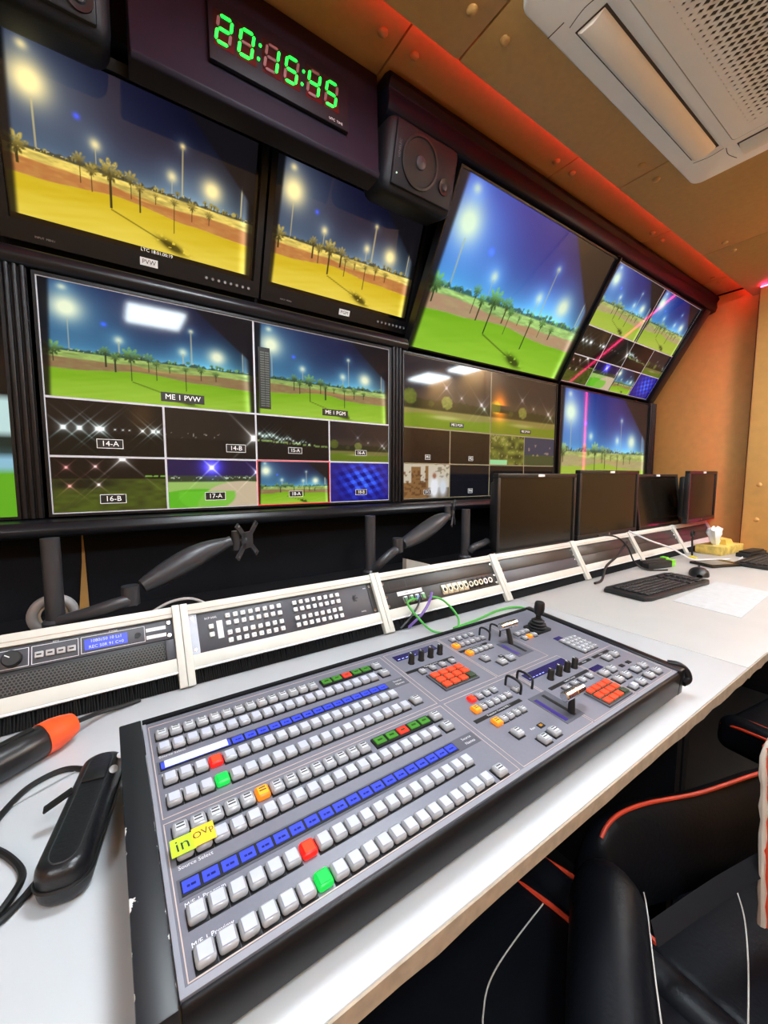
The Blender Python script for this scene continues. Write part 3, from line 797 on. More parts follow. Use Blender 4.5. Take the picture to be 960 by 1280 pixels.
# ------------------------------------------------------------------ sloped rack consoles behind the desks
RA = math.atan2(.866, .5)           # slope of the rack faces
PITCH = .4875
RX = [.112 + PITCH * k for k in range(-2, 7)]
def slope(name, s0, s1, x0, x1, d0, d1, m, parent, bevel=.001, nm=None):
    return MB().bx(x0, x1, s0, s1, d0, d1).build(name, m, parent, rot=(RA, 0, 0), bevel=bevel)
RL = .165
SP0, SP1 = .058, .141               # panel opening along the slope
def rack_frame(k, label):
    x0 = RX[k]; w = PITCH - .001
    t = thing('rack_console', label, 'rack console', (x0, .855, DZ))
    slope('side_rail', 0, RL, 0, .014, -.012, .014, M_ivory, t)
    slope('side_rail', 0, RL, w - .014, w, -.012, .014, M_ivory, t)
    slope('top_rail', SP1, RL - .002, .0141, w - .0141, -.012, .010, M_ivory, t)
    slope('top_groove', SP1 + .007, SP1 + .0085, .0141, w - .0141, .0101, .0104, M_edge, t, 0)
    slope('bottom_rail', .033, SP0, .0141, w - .0141, -.012, .010, M_ivory, t)
    slope('metal_lip', .0285, .0329, .0141, w - .0141, -.012, .011, mat('white_metal_lip', rgb(232, 232, 236), .25), t)
    # bristle strip that closes the cable slot
    b = MB(); n = 110
    rnd = random.Random(k)
    for i in range(n):
        x = .0145 + (w - .029) * (i + .5) / n; a = rnd.uniform(-.002, .002)
        b.add([(x - .0019, .001, -.001), (x + .0019, .001, -.001), (x + .0012 + a, .0285, .002), (x - .0012 + a, .0285, .002), (x, .001, .004), (x + a, .0285, .005)], [(0, 1, 2, 3), (0, 4, 5, 3), (1, 4, 5, 2)])
    o = b.build('bristle_strip', M_brush, t, rot=(RA, 0, 0)); o['kind'] = 'stuff'
    MB().bx(.0141, w - .0141, .001, .0284, -.006, -.003).build('strip_backing', M_blackm, t, rot=(RA, 0, 0))
    return t
struct(MB().bx(-1.45, XE - .021, .958, 1.213, DZ - .05, DZ + .090).build('shelf_behind_racks', M_blackm))
names = ['at the left edge outside the lit panel', 'holding the blue display panel and vent', 'holding the panel of white router keys', 'holding the patch panel with plugged cables',
         'under the first desktop monitor', 'under the second desktop monitor', 'under the third desktop monitor', 'nearest the end wall beside the tissue box']
for k, s in enumerate(names):
    rack_frame(k, 'ivory framed sloped rack console ' + s)

def panel(name, label, k, s0, s1, m, cat='rack panel'):
    t = thing(name, label, cat, (RX[k], .855, DZ), (RA, 0, 0))
    w = PITCH - .001
    MB().bx(.0145, w - .0145, s0 + .0004, s1 - .0004, -.008, .004).build('face_plate', m, t, bevel=.0008)
    return t, w
def screws(t, w, ss, m=None):
    for x in (.022, w - .022):
        for s in ss:
            sc = MB().lathe([(.0042, 0), (.0042, .0012), (.003, .0024)], 12).build('rack_screw', M_chrome, t, (x, s, .004))
            MB().box((0, 0, .0025), (.005, .0009, .0004)).build('screw_slot', M_printd, sc)
SPM = (SP0 + SP1) / 2
# unit 1 upper: talkback style panel with display
t, w = panel('display_panel', 'grey rack panel with blue display, rotary knob and four keys', 1, SPM, SP1, M_rack)
screws(t, w, (SP1 - .008, SPM + .008))
def outline(t, x0, x1, y0, y1, z, m, th=.0008, name='printed_outline'):
    MB().bx(x0, x1, y0, y0 + th, z, z + .0002).bx(x0, x1, y1 - th, y1, z, z + .0002).bx(x0, x0 + th, y0, y1, z, z + .0002).bx(x1 - th, x1, y0, y1, z, z + .0002).build(name, m, t)
y0, y1 = SPM + .004, SP1 - .006
outline(t, .06, .20, y0, y1, .004, M_print); outline(t, .205, .247, y0, y1, .004, M_print); outline(t, .2505, .3165, y0, y1, .004, M_print); outline(t, .320, .422, y0 + .001, y1, .004, M_print)
kn = MB().lathe([(.0135, 0), (.0135, .011), (.0115, .013), (.001, .0132)], 24).build('rotary_knob', M_rubber, t, (.2255, (y0 + y1) / 2, .004))
MB().box((-.005, .004, .0134), (.008, .0015, .0006), (0, 0, R(-35))).build('pointer', M_print, kn)
for i in range(4):
    b = rbox('key', (.0122, .0105, .006), mat('grey_key', rgb(176, 176, 178), .4), t, (.2610 + i * .0152, (y0 + y1) / 2 - .001, .0062), bevel=.001)
    MB().box((0, 0, .0032), (.007, .0028, .0003)).build('key_legend', M_printd, b)
for i in range(3): rbox('key', (.0165, .0125, .006), MATS['grey_key'], t, (.085 + i * .0245, (y0 + y1) / 2 - .001, .0062), bevel=.001)
d = MB().bx(.3255, .3925, y0 + .006, y1 - .006, .004, .0055).build('display', M_lcd, t)
M_lcdt = lit('pale_blue_letters', rgb(150, 160, 255), .9)
text('display_lettering', '1080i/50 10 Ls1', .0078, M_lcdt, d, (.359, (y0 + y1) / 2 + .0055, .0058), (0, 0, 0))
text('display_lettering', 'REC 50R 91 C+0', .0078, M_lcdt, d, (.359, (y0 + y1) / 2 - .0050, .0058), (0, 0, 0))
MB().lathe([(.0055, 0), (.0055, .002), (.003, .002), (.003, .0005)], 14).build('jack_socket', M_black, t, (.410, (y0 + y1) / 2, .004))
for dy in (.006, -.0085):
    MB().bx(.424, .459, (y0 + y1) / 2 + dy - .0035, (y0 + y1) / 2 + dy + .0035, .0041, .0045).build('paper_label', MATS['white_paper'], t)
for x in (.13, .284, .37): text('panel_print', 'TALKBACK' if x < .2 else 'KEYS' if x < .3 else 'STATUS', .004, M_print, t, (x, y1 + .002, .0042), (0, 0, 0))
# unit 1 lower: hexagonal vent
t, w = panel('vent_panel', 'dark perforated rack vent panel below the blue display', 1, SP0, SPM, M_rubber)
m = MB(); rh = .0031
cols = int((w - .06) / (rh * 1.732)); rows = int((SPM - SP0 - .006) / (rh * 1.5))
for j in range(rows):
    for i in range(cols):
        cx = .030 + (i + .5 * (j % 2)) * rh * 1.732; cy = SP0 + .005 + j * rh * 1.5
        o = [(cx + rh * math.sin(R(60 * q)), cy + rh * math.cos(R(60 * q))) for q in range(6)]
        n_ = [(cx + rh * .74 * math.sin(R(60 * q)), cy + rh * .74 * math.cos(R(60 * q))) for q in range(6)]
        m.add([(x, y, .0062) for x, y in o] + [(x, y, .0062) for x, y in n_], [(q, (q + 1) % 6, 6 + (q + 1) % 6, 6 + q) for q in range(6)])
m.build('hex_mesh', mat('vent_mesh_grey', rgb(74, 72, 70), .45), t)
for s in (0, 1):
    MB().bx(.0146 + s * (w - .0292 - .016), .0306 + s * (w - .0292 - .016), SP0 + .001, SPM - .001, .0041, .007).build('vent_ear', M_rack, t, bevel=.0005)
screws(t, w, (SP0 + .008, SPM - .01))
# unit 2: router panel
t, w = panel('router_panel', 'grey router control panel with rows of white square keys', 2, SP0, SP1, M_rack, 'router panel')
for x in (.0145, w - .030):
    MB().bx(x, x + .0155, SP0 + .001, SP1 - .001, .0041, .0052).build('rack_ear', mat('pale_rack_ear', rgb(176, 180, 192), .35) if x < .1 else M_rackd, t)
screws(t, w, (SP0 + .009, SP1 - .009))
hk = rbox('key', (.0098, .0098, .006), M_keyb, t, (.056, SP0 + .033, .007), bevel=.0012)
KM = hk.data
lg = MB().box((.0005, -.001, .0031), (.004, .0015, .0002)).mesh('key_legend', mat('faint_legend', rgb(150, 150, 156), .5))
mo('key', KM, t, (.056, SP0 + .050, .007))
for blk, xo in ((0, .092), (1, .247)):
    for r_ in range(4):
        for c_ in range(8):
            yy = SP0 + .0135 + r_ * .0165 + (.004 if r_ > 1 else 0)
            o = mo('key', KM, t, (xo + c_ * .0166, yy, .007)); mo('key_legend', lg, o)
MB().bx(.068, .080, SP0 + .022, SP0 + .060, .0041, .0046).build('paper_label', MATS['white_paper'], t)
text('panel_print', 'BCP 64XL', .006, M_print, t, (.058, SP1 - .014, .0042), (0, 0, 0))
text('panel_print', 'PANEL', .005, M_print, t, (.430, SP0 + .012, .0042), (0, 0, 0))
text('panel_print', 'PWR', .004, M_print, t, (.448, SP1 - .012, .0042), (0, 0, 0))
lg_ = MB()
for a in range(5):
    lg_.box((.412 + .004 * math.cos(a * 1.25), SP0 + .050 + .005 * math.sin(a * 1.25), .0042), (.012, .004, .0002), (0, 0, a * .6))
lg_.build('maker_emblem', mat('emblem_dark', rgb(44, 44, 52), .4), t)
# unit 3: patch panel
t, w = panel('blank_panel', 'dark blank rack panel above the row of round connectors', 3, SPM + .004, SP1, M_rackd)
screws(t, w, (SP1 - .009,))
outline(t, .04, .10, SPM + .012, SP1 - .006, .004, M_rack); outline(t, .10, .135, SPM + .012, SP1 - .006, .004, M_rack)
t, w = panel('patch_panel', 'patch panel with ten round connectors and plugged green and purple cables', 3, SP0, SPM + .004, M_rackd, 'patch panel')
screws(t, w, (SP0 + .010, SPM - .006))
M_xlr = mat('silver_connector', rgb(186, 180, 160), .35, .6)
for i in range(10):
    x = .232 + i * .0225
    o = MB().bx(x - .0105, x + .0105, SPM - .034, SPM - .004, .0041, .007).build('connector', M_xlr if i < 5 else M_black, t, bevel=.001)
    MB().lathe([(.0088, 0), (.0088, .003), (.0062, .003), (.0062, .0008)], 18, (x, SPM - .019, .007)).build('connector_ring', M_xlr if i < 8 else M_metal, o)
    MB().lathe([(.0062, 0), (.0062, .0008)], 14, (x, SPM - .019, .0072)).build('socket', M_rubber, o)
MB().bx(.06, .150, SPM - .010, SPM + .002, .0041, .0048).build('paper_label', MATS['white_paper'], t)
text('label_lettering', 'LAN 1  2  3  4', .007, M_printd, t, (.105, SPM - .004, .0050), (0, 0, 0))
for i in range(4):
    o = MB().bx(.072 + i * .021, .088 + i * .021, SPM - .034, SPM - .014, .0041, .010).build('network_socket', M_metal, t, bevel=.001)
    MB().bx(.075 + i * .021, .085 + i * .021, SPM - .031, SPM - .018, .0101, .014).build('network_plug', mat('plug_%d' % i, [rgb(60, 110, 70), rgb(70, 140, 80), rgb(90, 120, 170), rgb(90, 150, 90)][i], .4), o)
# units 4..7: dark and grey blanks
for k, cols_ in ((4, (M_rack, M_rackd)), (5, (M_rackd, M_rackd)), (6, (M_rackd, M_rackd)), (7, (M_rackd, M_rackd)), (0, (M_rack, M_rackd))):
    wh = {4: 'under the first desktop monitor', 5: 'under the second desktop monitor', 6: 'under the third desktop monitor', 7: 'beside the tissue box', 0: 'at the left end'}[k]
    t, w = panel('blank_panel', 'lower blank rack panel ' + wh, k, SP0, SPM, cols_[0]); screws(t, w, (SP0 + .01, SPM - .01))
    t, w = panel('blank_panel', 'upper blank rack panel ' + wh, k, SPM, SP1, cols_[1]); screws(t, w, (SPM + .01, SP1 - .01))

# ------------------------------------------------------------------ the video switcher
TILT = .0794
sw = thing('video_switcher', 'large grey video production switcher with rows of clear keys', 'video switcher', (.0231, .2835, DZ), (TILT, 0, .0026))
OY, OZ = .058 * math.sin(TILT), .058 * math.cos(TILT)
def L(x, y, h=0): return (x, y + OY, h + OZ)
W_, D_ = .829, .327
MB().bx(0, W_, OY, OY + D_, OZ - .006, OZ).build('control_surface', M_grey, sw, bevel=.001)
MB().bx(.004, W_ - .004, OY + .01, OY + D_ - .004, OZ - .0475, OZ - .0065).build('lower_case', M_blackm, sw)
MB().bx(0, .004, OY, OY + D_, OZ + .0001, OZ + .0006).bx(.004, W_, OY, OY + .0055, OZ + .0001, OZ + .0006).bx(W_ - .004, W_, OY + .0055, OY + D_, OZ + .0001, OZ + .0006).build('surface_border', M_greyl, sw)
def chipped():
    m = bpy.data.materials.new('chipped_black_paint'); m.use_nodes = True
    nt = m.node_tree; b = nt.nodes['Principled BSDF']; b.inputs['Roughness'].default_value = .42
    tc = nt.nodes.new('ShaderNodeTexCoord'); nz = nt.nodes.new('ShaderNodeTexNoise'); nz.inputs['Scale'].default_value = 75; nz.inputs['Detail'].default_value = 5
    n3 = nt.nodes.new('ShaderNodeTexNoise'); n3.inputs['Scale'].default_value = 9
    sep = nt.nodes.new('ShaderNodeSeparateXYZ')
    ab = nt.nodes.new('ShaderNodeMath'); ab.operation = 'ABSOLUTE'
    mr = nt.nodes.new('ShaderNodeMapRange'); mr.inputs[1].default_value = .0095; mr.inputs[2].default_value = .0135; mr.inputs[3].default_value = 0; mr.inputs[4].default_value = .22
    ad = nt.nodes.new('ShaderNodeMath'); ad.operation = 'ADD'
    ad2 = nt.nodes.new('ShaderNodeMath'); ad2.operation = 'MULTIPLY_ADD'; ad2.inputs[1].default_value = .5; ad2.inputs[2].default_value = -.25
    ad3 = nt.nodes.new('ShaderNodeMath'); ad3.operation = 'ADD'
    rp = nt.nodes.new('ShaderNodeValToRGB'); rp.color_ramp.interpolation = 'CONSTANT'
    rp.color_ramp.elements[0].color = rgb(24, 25, 30); rp.color_ramp.elements[1].color = rgb(206, 206, 204); rp.color_ramp.elements[1].position = .765
    lk = nt.links.new
    lk(tc.outputs['Object'], nz.inputs['Vector']); lk(tc.outputs['Object'], n3.inputs['Vector']); lk(tc.outputs['Object'], sep.inputs[0])
    lk(sep.outputs[0], ab.inputs[0]); lk(ab.outputs[0], mr.inputs[0]); lk(nz.outputs['Fac'], ad.inputs[0]); lk(mr.outputs[0], ad.inputs[1])
    lk(n3.outputs['Fac'], ad2.inputs[0]); lk(ad.outputs[0], ad3.inputs[0]); lk(ad2.outputs[0], ad3.inputs[1]); lk(ad3.outputs[0], rp.inputs[0]); lk(rp.outputs[0], b.inputs['Base Color'])
    return m
M_chip = chipped()
MB().bx(-.0125, .0125, OY - .007, OY + D_ + .008, OZ - .046, OZ + .004).build('side_cheek', M_chip, sw, (-.0135, 0, 0), bevel=.0015)
MB().bx(-.010, .010, OY - .006, OY + D_ + .008, OZ - .046, OZ + .004).build('side_cheek', M_blackg, sw, (W_ + .0105, 0, 0), bevel=.003, seg=3)
MB().bx(0, W_, OY + D_ + .0005, OY + D_ + .008, OZ - .046, OZ + .003).build('back_rim', M_blackm, sw, bevel=.001)
nose = [(OY - .0003, OZ - .001), (OY - .0035, OZ - .0025), (OY - .0062, OZ - .0095), (OY - .0064, OZ - .042), (OY - .004, OZ - .044), (OY - .0003, OZ - .044)]
MB().xprism(nose, .0003, W_).build('front_rail', M_black, sw, bevel=.0012, seg=2)
# worn carry clamp at the front right corner
cl_ = MB().tube(smooth_path([(W_ + .016, OY + .022, OZ + .002), (W_ + .024, OY + .008, OZ + .003), (W_ + .030, OY - .004, OZ - .005), (W_ + .028, OY - .010, OZ - .018), (W_ + .016, OY - .006, OZ - .024)], 5), .0065, 10)
cl_.build('corner_clamp', M_blackg, sw)
# feet keep the case off the desk
for x in (.05, W_ - .05):
    for y in (.03, D_ - .03):
        MB().cyl((x, y, .0025 - y * math.tan(TILT)), (x, y, OZ - .046), .012, 12).build('rubber_foot', M_rubber, sw)
def inlay(x0, x1, y0, y1):
    MB().bx(x0, x1, OY + y0, OY + y0 + .0009, OZ + .0001, OZ + .0004).bx(x0, x1, OY + y1 - .0009, OY + y1, OZ + .0001, OZ + .0004) \
        .bx(x0, x0 + .0009, OY + y0, OY + y1, OZ + .0001, OZ + .0004).bx(x1 - .0009, x1, OY + y0, OY + y1, OZ + .0001, OZ + .0004).build('inlay_line', M_inlay, sw)
for a in ((.006, .379, .0065, .152), (.006, .379, .158, .318), (.386, .519, .160, .318), (.522, .668, .160, .318), (.386, .549, .0065, .152), (.552, .684, .0065, .152), (.687, .824, .0065, .120)):
    inlay(*a)
def band(x0, x1, y0, y1, m, name='printed_band', h=.0005):
    return MB().bx(x0, x1, OY + y0, OY + y1, OZ + .0001, OZ + h).build(name, m, sw)
# key meshes shared by every key
def keycap(sx, sy, sz, bev, m): return MB().box((0, 0, sz / 2), (sx, sy, sz)).mesh('key_cap', m, bev, 3)
KW = .0149
me_cap = keycap(KW, .0165, .0075, .0032, M_clear)
me_ins = MB().box((0, -.0004, .0078), (.0104, .0112, .0008)).mesh('key_insert', M_keyw, .0003, 1)
me_ins2 = MB().box((0, -.0004, .0078), (.0088, .0088, .0008)).mesh('key_insert', mat('smoke_key_insert', rgb(196, 198, 204), .3), .0003, 1)
me_leg = MB().box((0, .0026, .00835), (.0068, .0013, .0003)).box((0, -.001, .00835), (.0075, .0013, .0003)).mesh('key_legend', M_printd)
me_sock = MB().box((0, 0, .0004), (.0158, .0180, .0007)).mesh('key_socket', M_rubber)
LITM = {}
def lit_key(c):
    if c not in LITM:
        M1 = {'r': M_lred, 'g': M_lgreen, 'o': M_lorange}[c]
        M2 = {'r': lit('lit_red_core', (1, .06, .015, 1), 1.6, rgb(150, 20, 8)), 'g': lit('lit_green_core', (.01, .78, .12, 1), .9, rgb(6, 100, 36)), 'o': M_lyel}[c]
        cap = me_cap.copy(); cap.materials.clear(); cap.materials.append(M1)
        ins = me_ins.copy(); ins.materials.clear(); ins.materials.append(M2)
        LITM[c] = (cap, ins)
    return LITM[c]
NAMEL = {'r': 'key lit red', 'g': 'key lit green', 'o': 'key lit orange'}
def key(x, y, kind='w', sx=1.0, sy=1.0):
    cap = me_cap if kind in ('w', 'd') else lit_key(kind)[0]
    o = mo('key', cap, sw, L(x, y, 0)); o.scale = (sx, sy, 1)
    if kind in NAMEL: o['label'] = NAMEL[kind]
    if kind == 'd':
        mo('key_insert', me_ins2, o); mo('key_legend', me_leg, o)
    else:
        mo('key_insert', me_ins if kind == 'w' else lit_key(kind)[1], o)
        if kind == 'o': mo('key_legend', me_leg, o)
    if kind in ('w', 'd'): mo('key_socket', me_sock, o)
    return o
def small_key(x, y, kind='w', s=.0112):
    o = key(x, y, 'd' if kind == 'w' else kind); k = s / KW; o.scale = (k, k, .8); return o
KP = .01628; X0 = .0195
def row(y, n, kind='w', special={}):
    for i in range(n):
        if i in special and special[i] is None: continue
        key(X0 + i * KP, y, special.get(i, kind))
row(.0170, 20, 'w', {6: 'g'})
row(.0495, 20, 'w', {6: 'r'})
row(.1100, 20, 'w', {})
row(.1345, 14, 'd', {5: 'o'})
row(.1760, 20, 'w', {3: 'g'})
row(.2085, 20, 'w', {3: 'r'})
row(.2640, 20, 'w', {})
row(.2915, 14, 'd', {})
for y in (.0170, .110, .1345, .1790, .266, .2915): key(.3530, y, 'd', 1.1)
# blue name displays over each bus
for yo, lo in ((.0768, 0), (.2345, 1)):
    b = band(.008 + .001, .376, yo - .010, yo + .010, M_greyd, 'display_band')
    b = band(.0115, X0 + 19 * KP + .0085, yo - .0075, yo + .0075, M_rubber, 'display_frame', .0012)
    me_d = MB().box((0, 0, 0), (KP - .0028, .0105, .0008)).mesh('name_display', M_lcd)
    me_t = MB().box((-.0022, -.001, .0006), (.0025, .0022, .0002)).box((.0018, -.001, .0006), (.004, .0022, .0002)).mesh('display_text', mat('dark_blue_text', rgb(18, 22, 90), .4))
    for i in range(20):
        o = mo('name_display', me_d, sw, L(X0 + i * KP, yo, .0016))
        mo('display_text', me_t, o)
    text('panel_print', 'Source', .006, M_print, sw, L(.361, yo + .004, .0008), (0, 0, 0)); text('panel_print', 'Names', .006, M_print, sw, L(.361, yo - .004, .0008), (0, 0, 0))
# green and red mnemonic displays
for yo in (.1345, .2915):
    band(.247, .342, yo - .0085, yo + .0085, M_rubber, 'display_frame', .003)
    me_g = MB().box((0, 0, 0), (.0152, .0118, .002)).mesh('mnemonic_display', M_dgrn, .0006, 1); me_r = MB().box((0, 0, 0), (.0152, .0118, .002)).mesh('mnemonic_display', M_dred, .0006, 1)
    mk = MB().box((0, 0, .0011), (.007, .0028, .0002)).mesh('display_text', mat('dark_green_text', rgb(24, 60, 16), .4))
    for i in range(5):
        o = mo('mnemonic_display', me_r if i == 2 else me_g, sw, L(.2565 + i * .0188, yo, .004)); mo('display_text', mk, o)
        if i == 2: o['label'] = 'red mnemonic display'
for s, y in (('M/E 1 Program', .0617), ('M/E 1 Preview', .0292), ('Source Select', .0970), ('M/E 2 Program', .2205), ('M/E 2 Preview', .1885), ('Source Select', .2520)):
    text('panel_print', s, .0054, M_print, sw, L(.012, y, .0003), (0, 0, 0), 'LEFT')
# paper stickers over the first keys, and a long paper strip over the upper displays
M_note1 = mat('lime_note', rgb(176, 230, 40), .6); M_note2 = mat('yellow_orange_note', rgb(250, 196, 40), .6)
o = MB().bx(.008, .0285, OY + .1015, OY + .1205, OZ + .0090, OZ + .0093).build('handwritten_sticker', M_note1, sw, rot=(0, 0, 0)); o['label'] = 'lime paper sticker reading in'
text('ink', 'in', .018, M_printd, o, (.018, OY + .111, OZ + .0095), (0, 0, R(4)))
o = MB().bx(.0270, .0465, OY + .1020, OY + .1225, OZ + .0095, OZ + .0098).build('handwritten_sticker', M_note2, sw); o['label'] = 'yellow paper sticker with handwriting'
text('ink', 'OVp', .010, M_printd, o, (.0365, OY + .114, OZ + .0100), (0, 0, R(8)))
o = MB().bx(.0165, .0880, OY + .2285, OY + .2410, OZ + .0024, OZ + .0027).build('paper_strip', mat('glow_tinted_paper', rgb(196, 200, 232), .6, emit=rgb(120, 130, 220), estr=.25), sw)  # faint blue emission in the paper imitates display light from beneath
o['label'] = 'pale paper strip over the upper displays'

# upper middle section: four knobs, keypad
def knob_block(x0, x1, ylcd, lh, kx, ky, bx0, bx1, by, wx, wy):
    band(x0, x1, ylcd - lh / 2, ylcd + lh / 2, M_lcdd, 'display', .001)
    for i in range(5): band(x0 + .004 + i * .009, x0 + .009 + i * .009, ylcd - lh / 2 + .003, ylcd - lh / 2 + .0045, MATS['pale_blue_letters'], 'display_text', .0012)
    band(bx0, bx1, by - .0035, by + .0035, M_rubber, 'name_strip', .0006)
    text('panel_print', 'Device Control', .005, M_print, sw, L((bx0 + bx1) / 2, by, .0008), (0, 0, 0))
    for x in kx:
        k = MB().lathe([(.0062, 0), (.0062, .002), (.0055, .003), (.0055, .017), (.0045, .0185), (.0005, .0187)], 16).build('rotary_knob', M_rubber, sw, L(x, ky, 0))
        MB().box((0, .003, .0188), (.0012, .004, .0004)).build('pointer', M_print, k)
    for x in wx: small_key(x, wy, 'w')
knob_block(.398, .496, .2965, .017, (.417, .440, .463, .486), .2715, .389, .500, .2490, (.415, .4383, .4616, .485), .2375)
knob_block(.560, .681, .1320, .018, (.597, .622, .647, .671), .1085, .567, .684, .0900, (.5925, .617, .641, .664), .0765)
def keypad(x0, x1, y0, y1):
    band(x0 - .002, x1 + .002, y0 - .002, y1 + .002, M_greyd, 'keypad_tray', .003)
    w4 = (x1 - x0) / 4; h3 = (y1 - y0) / 3
    a = MB().box((0, 0, .0015), (w4 - .004, h3 - .004, .003)).mesh('keypad_key', M_padred, .0008, 1); b = a.copy(); b.materials.clear(); b.materials.append(M_padgrn)
    tray = MB().box((0, 0, .0005), (w4 - .001, h3 - .001, .001)).mesh('key_surround', M_padgrn)
    for r_ in range(3):
        for c_ in range(4):
            o = mo('keypad_key', b if (c_ == 3 and r_ == 0) else a, sw, L(x0 + (c_ + .5) * w4, y0 + (r_ + .5) * h3, .0042)); mo('key_surround', tray, o, (0, 0, -.0012))
keypad(.414, .488, .176, .222)
keypad(.607, .676, .0125, .0560)
# transition sections
def handle(x, y0, y1):
    MB().tube(smooth_path([(0, y0, 0), (0, y0, .014), (0, y0 + .004, .0185), (0, (y0 + y1) / 2, .020), (0, y1 - .004, .0185), (0, y1, .014), (0, y1, 0)], 4), .0021, 8).build('guard_handle', M_rubber, sw, (x, OY, OZ))
def lever(x, ys, y0, y1, lean, grip_h):
    band(x - .030, x + .016, y0 - .006, y1 + .006, M_greyd, 'lever_plate', .0006)
    band(x - .0035, x + .0035, y0, y1, M_rubber, 'lever_slot', .0008)
    band(x - .0265, x - .0190, y0 - .001, y1 - .002, mat('violet_level_bar', rgb(52, 38, 104), .3, emit=rgb(52, 38, 120), estr=.5), 'level_display', .0009)
    a = Vector(L(x, ys, 0)); b = Vector(L(x + .002, ys + lean, grip_h))
    lv = MB().tube([a + Vector((0, 0, -.002)), b], [.0055, .0045], 8).build('lever_arm', M_rubber, sw)
    g_ = MB().tube([b + Vector((-.022, 0, 0)), b + Vector((-.020, 0, 0)), b + Vector((.004, 0, 0)), b + Vector((.005, 0, 0)), b + Vector((.0065, 0, 0)), b + Vector((.026, 0, 0)), b + Vector((.028, 0, 0))], [.006, .0078, .0078, .0066, .0078, .0078, .006], 16)
    g_.build('lever_grip', M_chrome, lv)
for x, y0, y1 in ((.5125, .107, .137), (.5425, .107, .137), (.6155, .262, .289), (.6495, .263, .290)): handle(x, y0, y1)
lever(.5410, .036, .030, .086, .004, .030)
lever(.6430, .228, .192, .236, .016, .034)
# lower transition keys
for i in range(4): small_key(.430 + i * .0168, .1360, 'r' if i == 0 else 'w', .0125 if i == 0 else .0112)
for i in range(6): small_key(.417 + i * .0145, .1145, 'o' if i == 0 else 'w', .0140 if i == 0 else .0112)
band(.396, .500, .0935, .1005, M_rubber, 'name_strip'); text('panel_print', 'Transition Control M/E 1', .005, M_print, sw, L(.448, .097, .0008), (0, 0, 0))
for i in range(5): small_key(.422 + i * .0142, .0790, 'o' if i == 0 else 'w', .0140 if i == 0 else .0112)
small_key(.514, .1170); key(.4285, .0490, 'd'); key(.4505, .0215, 'd', 1.1); key(.4755, .0230, 'd', 1.1)
d = band(.4680, .4790, .0385, .0465, M_rubber, 'counter_display', .0012); text('counter_digits', '00', .006, M_lyel, d, L(.4735, .0425, .0014), (0, 0, 0))
text('panel_print', 'Rate', .005, M_print, sw, L(.458, .0450, .0003), (0, 0, 0))
# upper transition keys
for i in range(4): small_key(.545 + i * .0175, .2980)
for i in range(6): small_key(.532 + i * .0150, .2745, 'o' if i == 0 else 'w', .0140 if i == 0 else .0112)
band(.507 + .016, .602, .2525, .2595, M_rubber, 'name_strip'); text('panel_print', 'Transition Control M/E 2', .0045, M_print, sw, L(.563, .256, .0008), (0, 0, 0))
for i in range(5): small_key(.536 + i * .0142, .2415, 'o' if i == 0 else 'w', .0140 if i == 0 else .0112)
key(.546, .212, 'd'); key(.565, .188, 'd', 1.1); key(.590, .190, 'd', 1.1)
d = band(.5785, .5885, .2015, .2085, M_rubber, 'counter_display', .0012); text('counter_digits', '00', .005, M_print, d, L(.5835, .205, .0014), (0, 0, 0))
# key groups on the right
for i in range(3):
    small_key(.689 + i * .0155, .2490); small_key(.687 + i * .0162, .2285, 'o' if i == 1 else 'w')
band(.743, .764, .1875, .1985, M_lcdd, 'display', .001)
for r_ in range(5):
    for c_ in range(4): small_key(.746 + c_ * .0132, .1330 + r_ * .0113, 'w', .0104)
band(.686, .729, .1065, .1135, M_rubber, 'name_strip'); band(.738, .797, .1065, .1135, M_rubber, 'name_strip')
text('panel_print', 'Preset', .005, M_print, sw, L(.7075, .110, .0008), (0, 0, 0)); text('panel_print', 'Macro', .005, M_print, sw, L(.7675, .110, .0008), (0, 0, 0))
band(.684 + .004, .721, .080, .0915, M_lcdd, 'display', .001)
for x, y in ((.759, .094), (.786, .094), (.763, .044), (.790, .044), (.792, .021), (.763, .021), (.697, .067), (.723, .068), (.699, .0435), (.726, .044), (.726, .019)):
    key(x, y, 'd', 1.2)
key(.699, .0185, 'w', 1.1, .8)
for x in (.758, .783): band(x - .006, x + .006, .0615, .0690, M_rubber, 'counter_display', .0012)
# joystick
j = MB().box((0, 0, .003), (.046, .040, .006)).build('joystick_base', M_rubber, sw, L(.752, .2440), bevel=.001)
MB().lathe([(.019, .0061), (.0205, .010), (.016, .0115), (.0175, .016), (.0130, .0175), (.0140, .022), (.0090, .024), (.0085, .026)], 20).build('rubber_boot', M_rubber, j)
MB().lathe([(.0055, .026), (.0055, .034), (.0100, .038), (.0112, .050), (.0105, .062), (.0090, .0645), (.0005, .065)], 20).build('stick_handle', M_rubber, j)
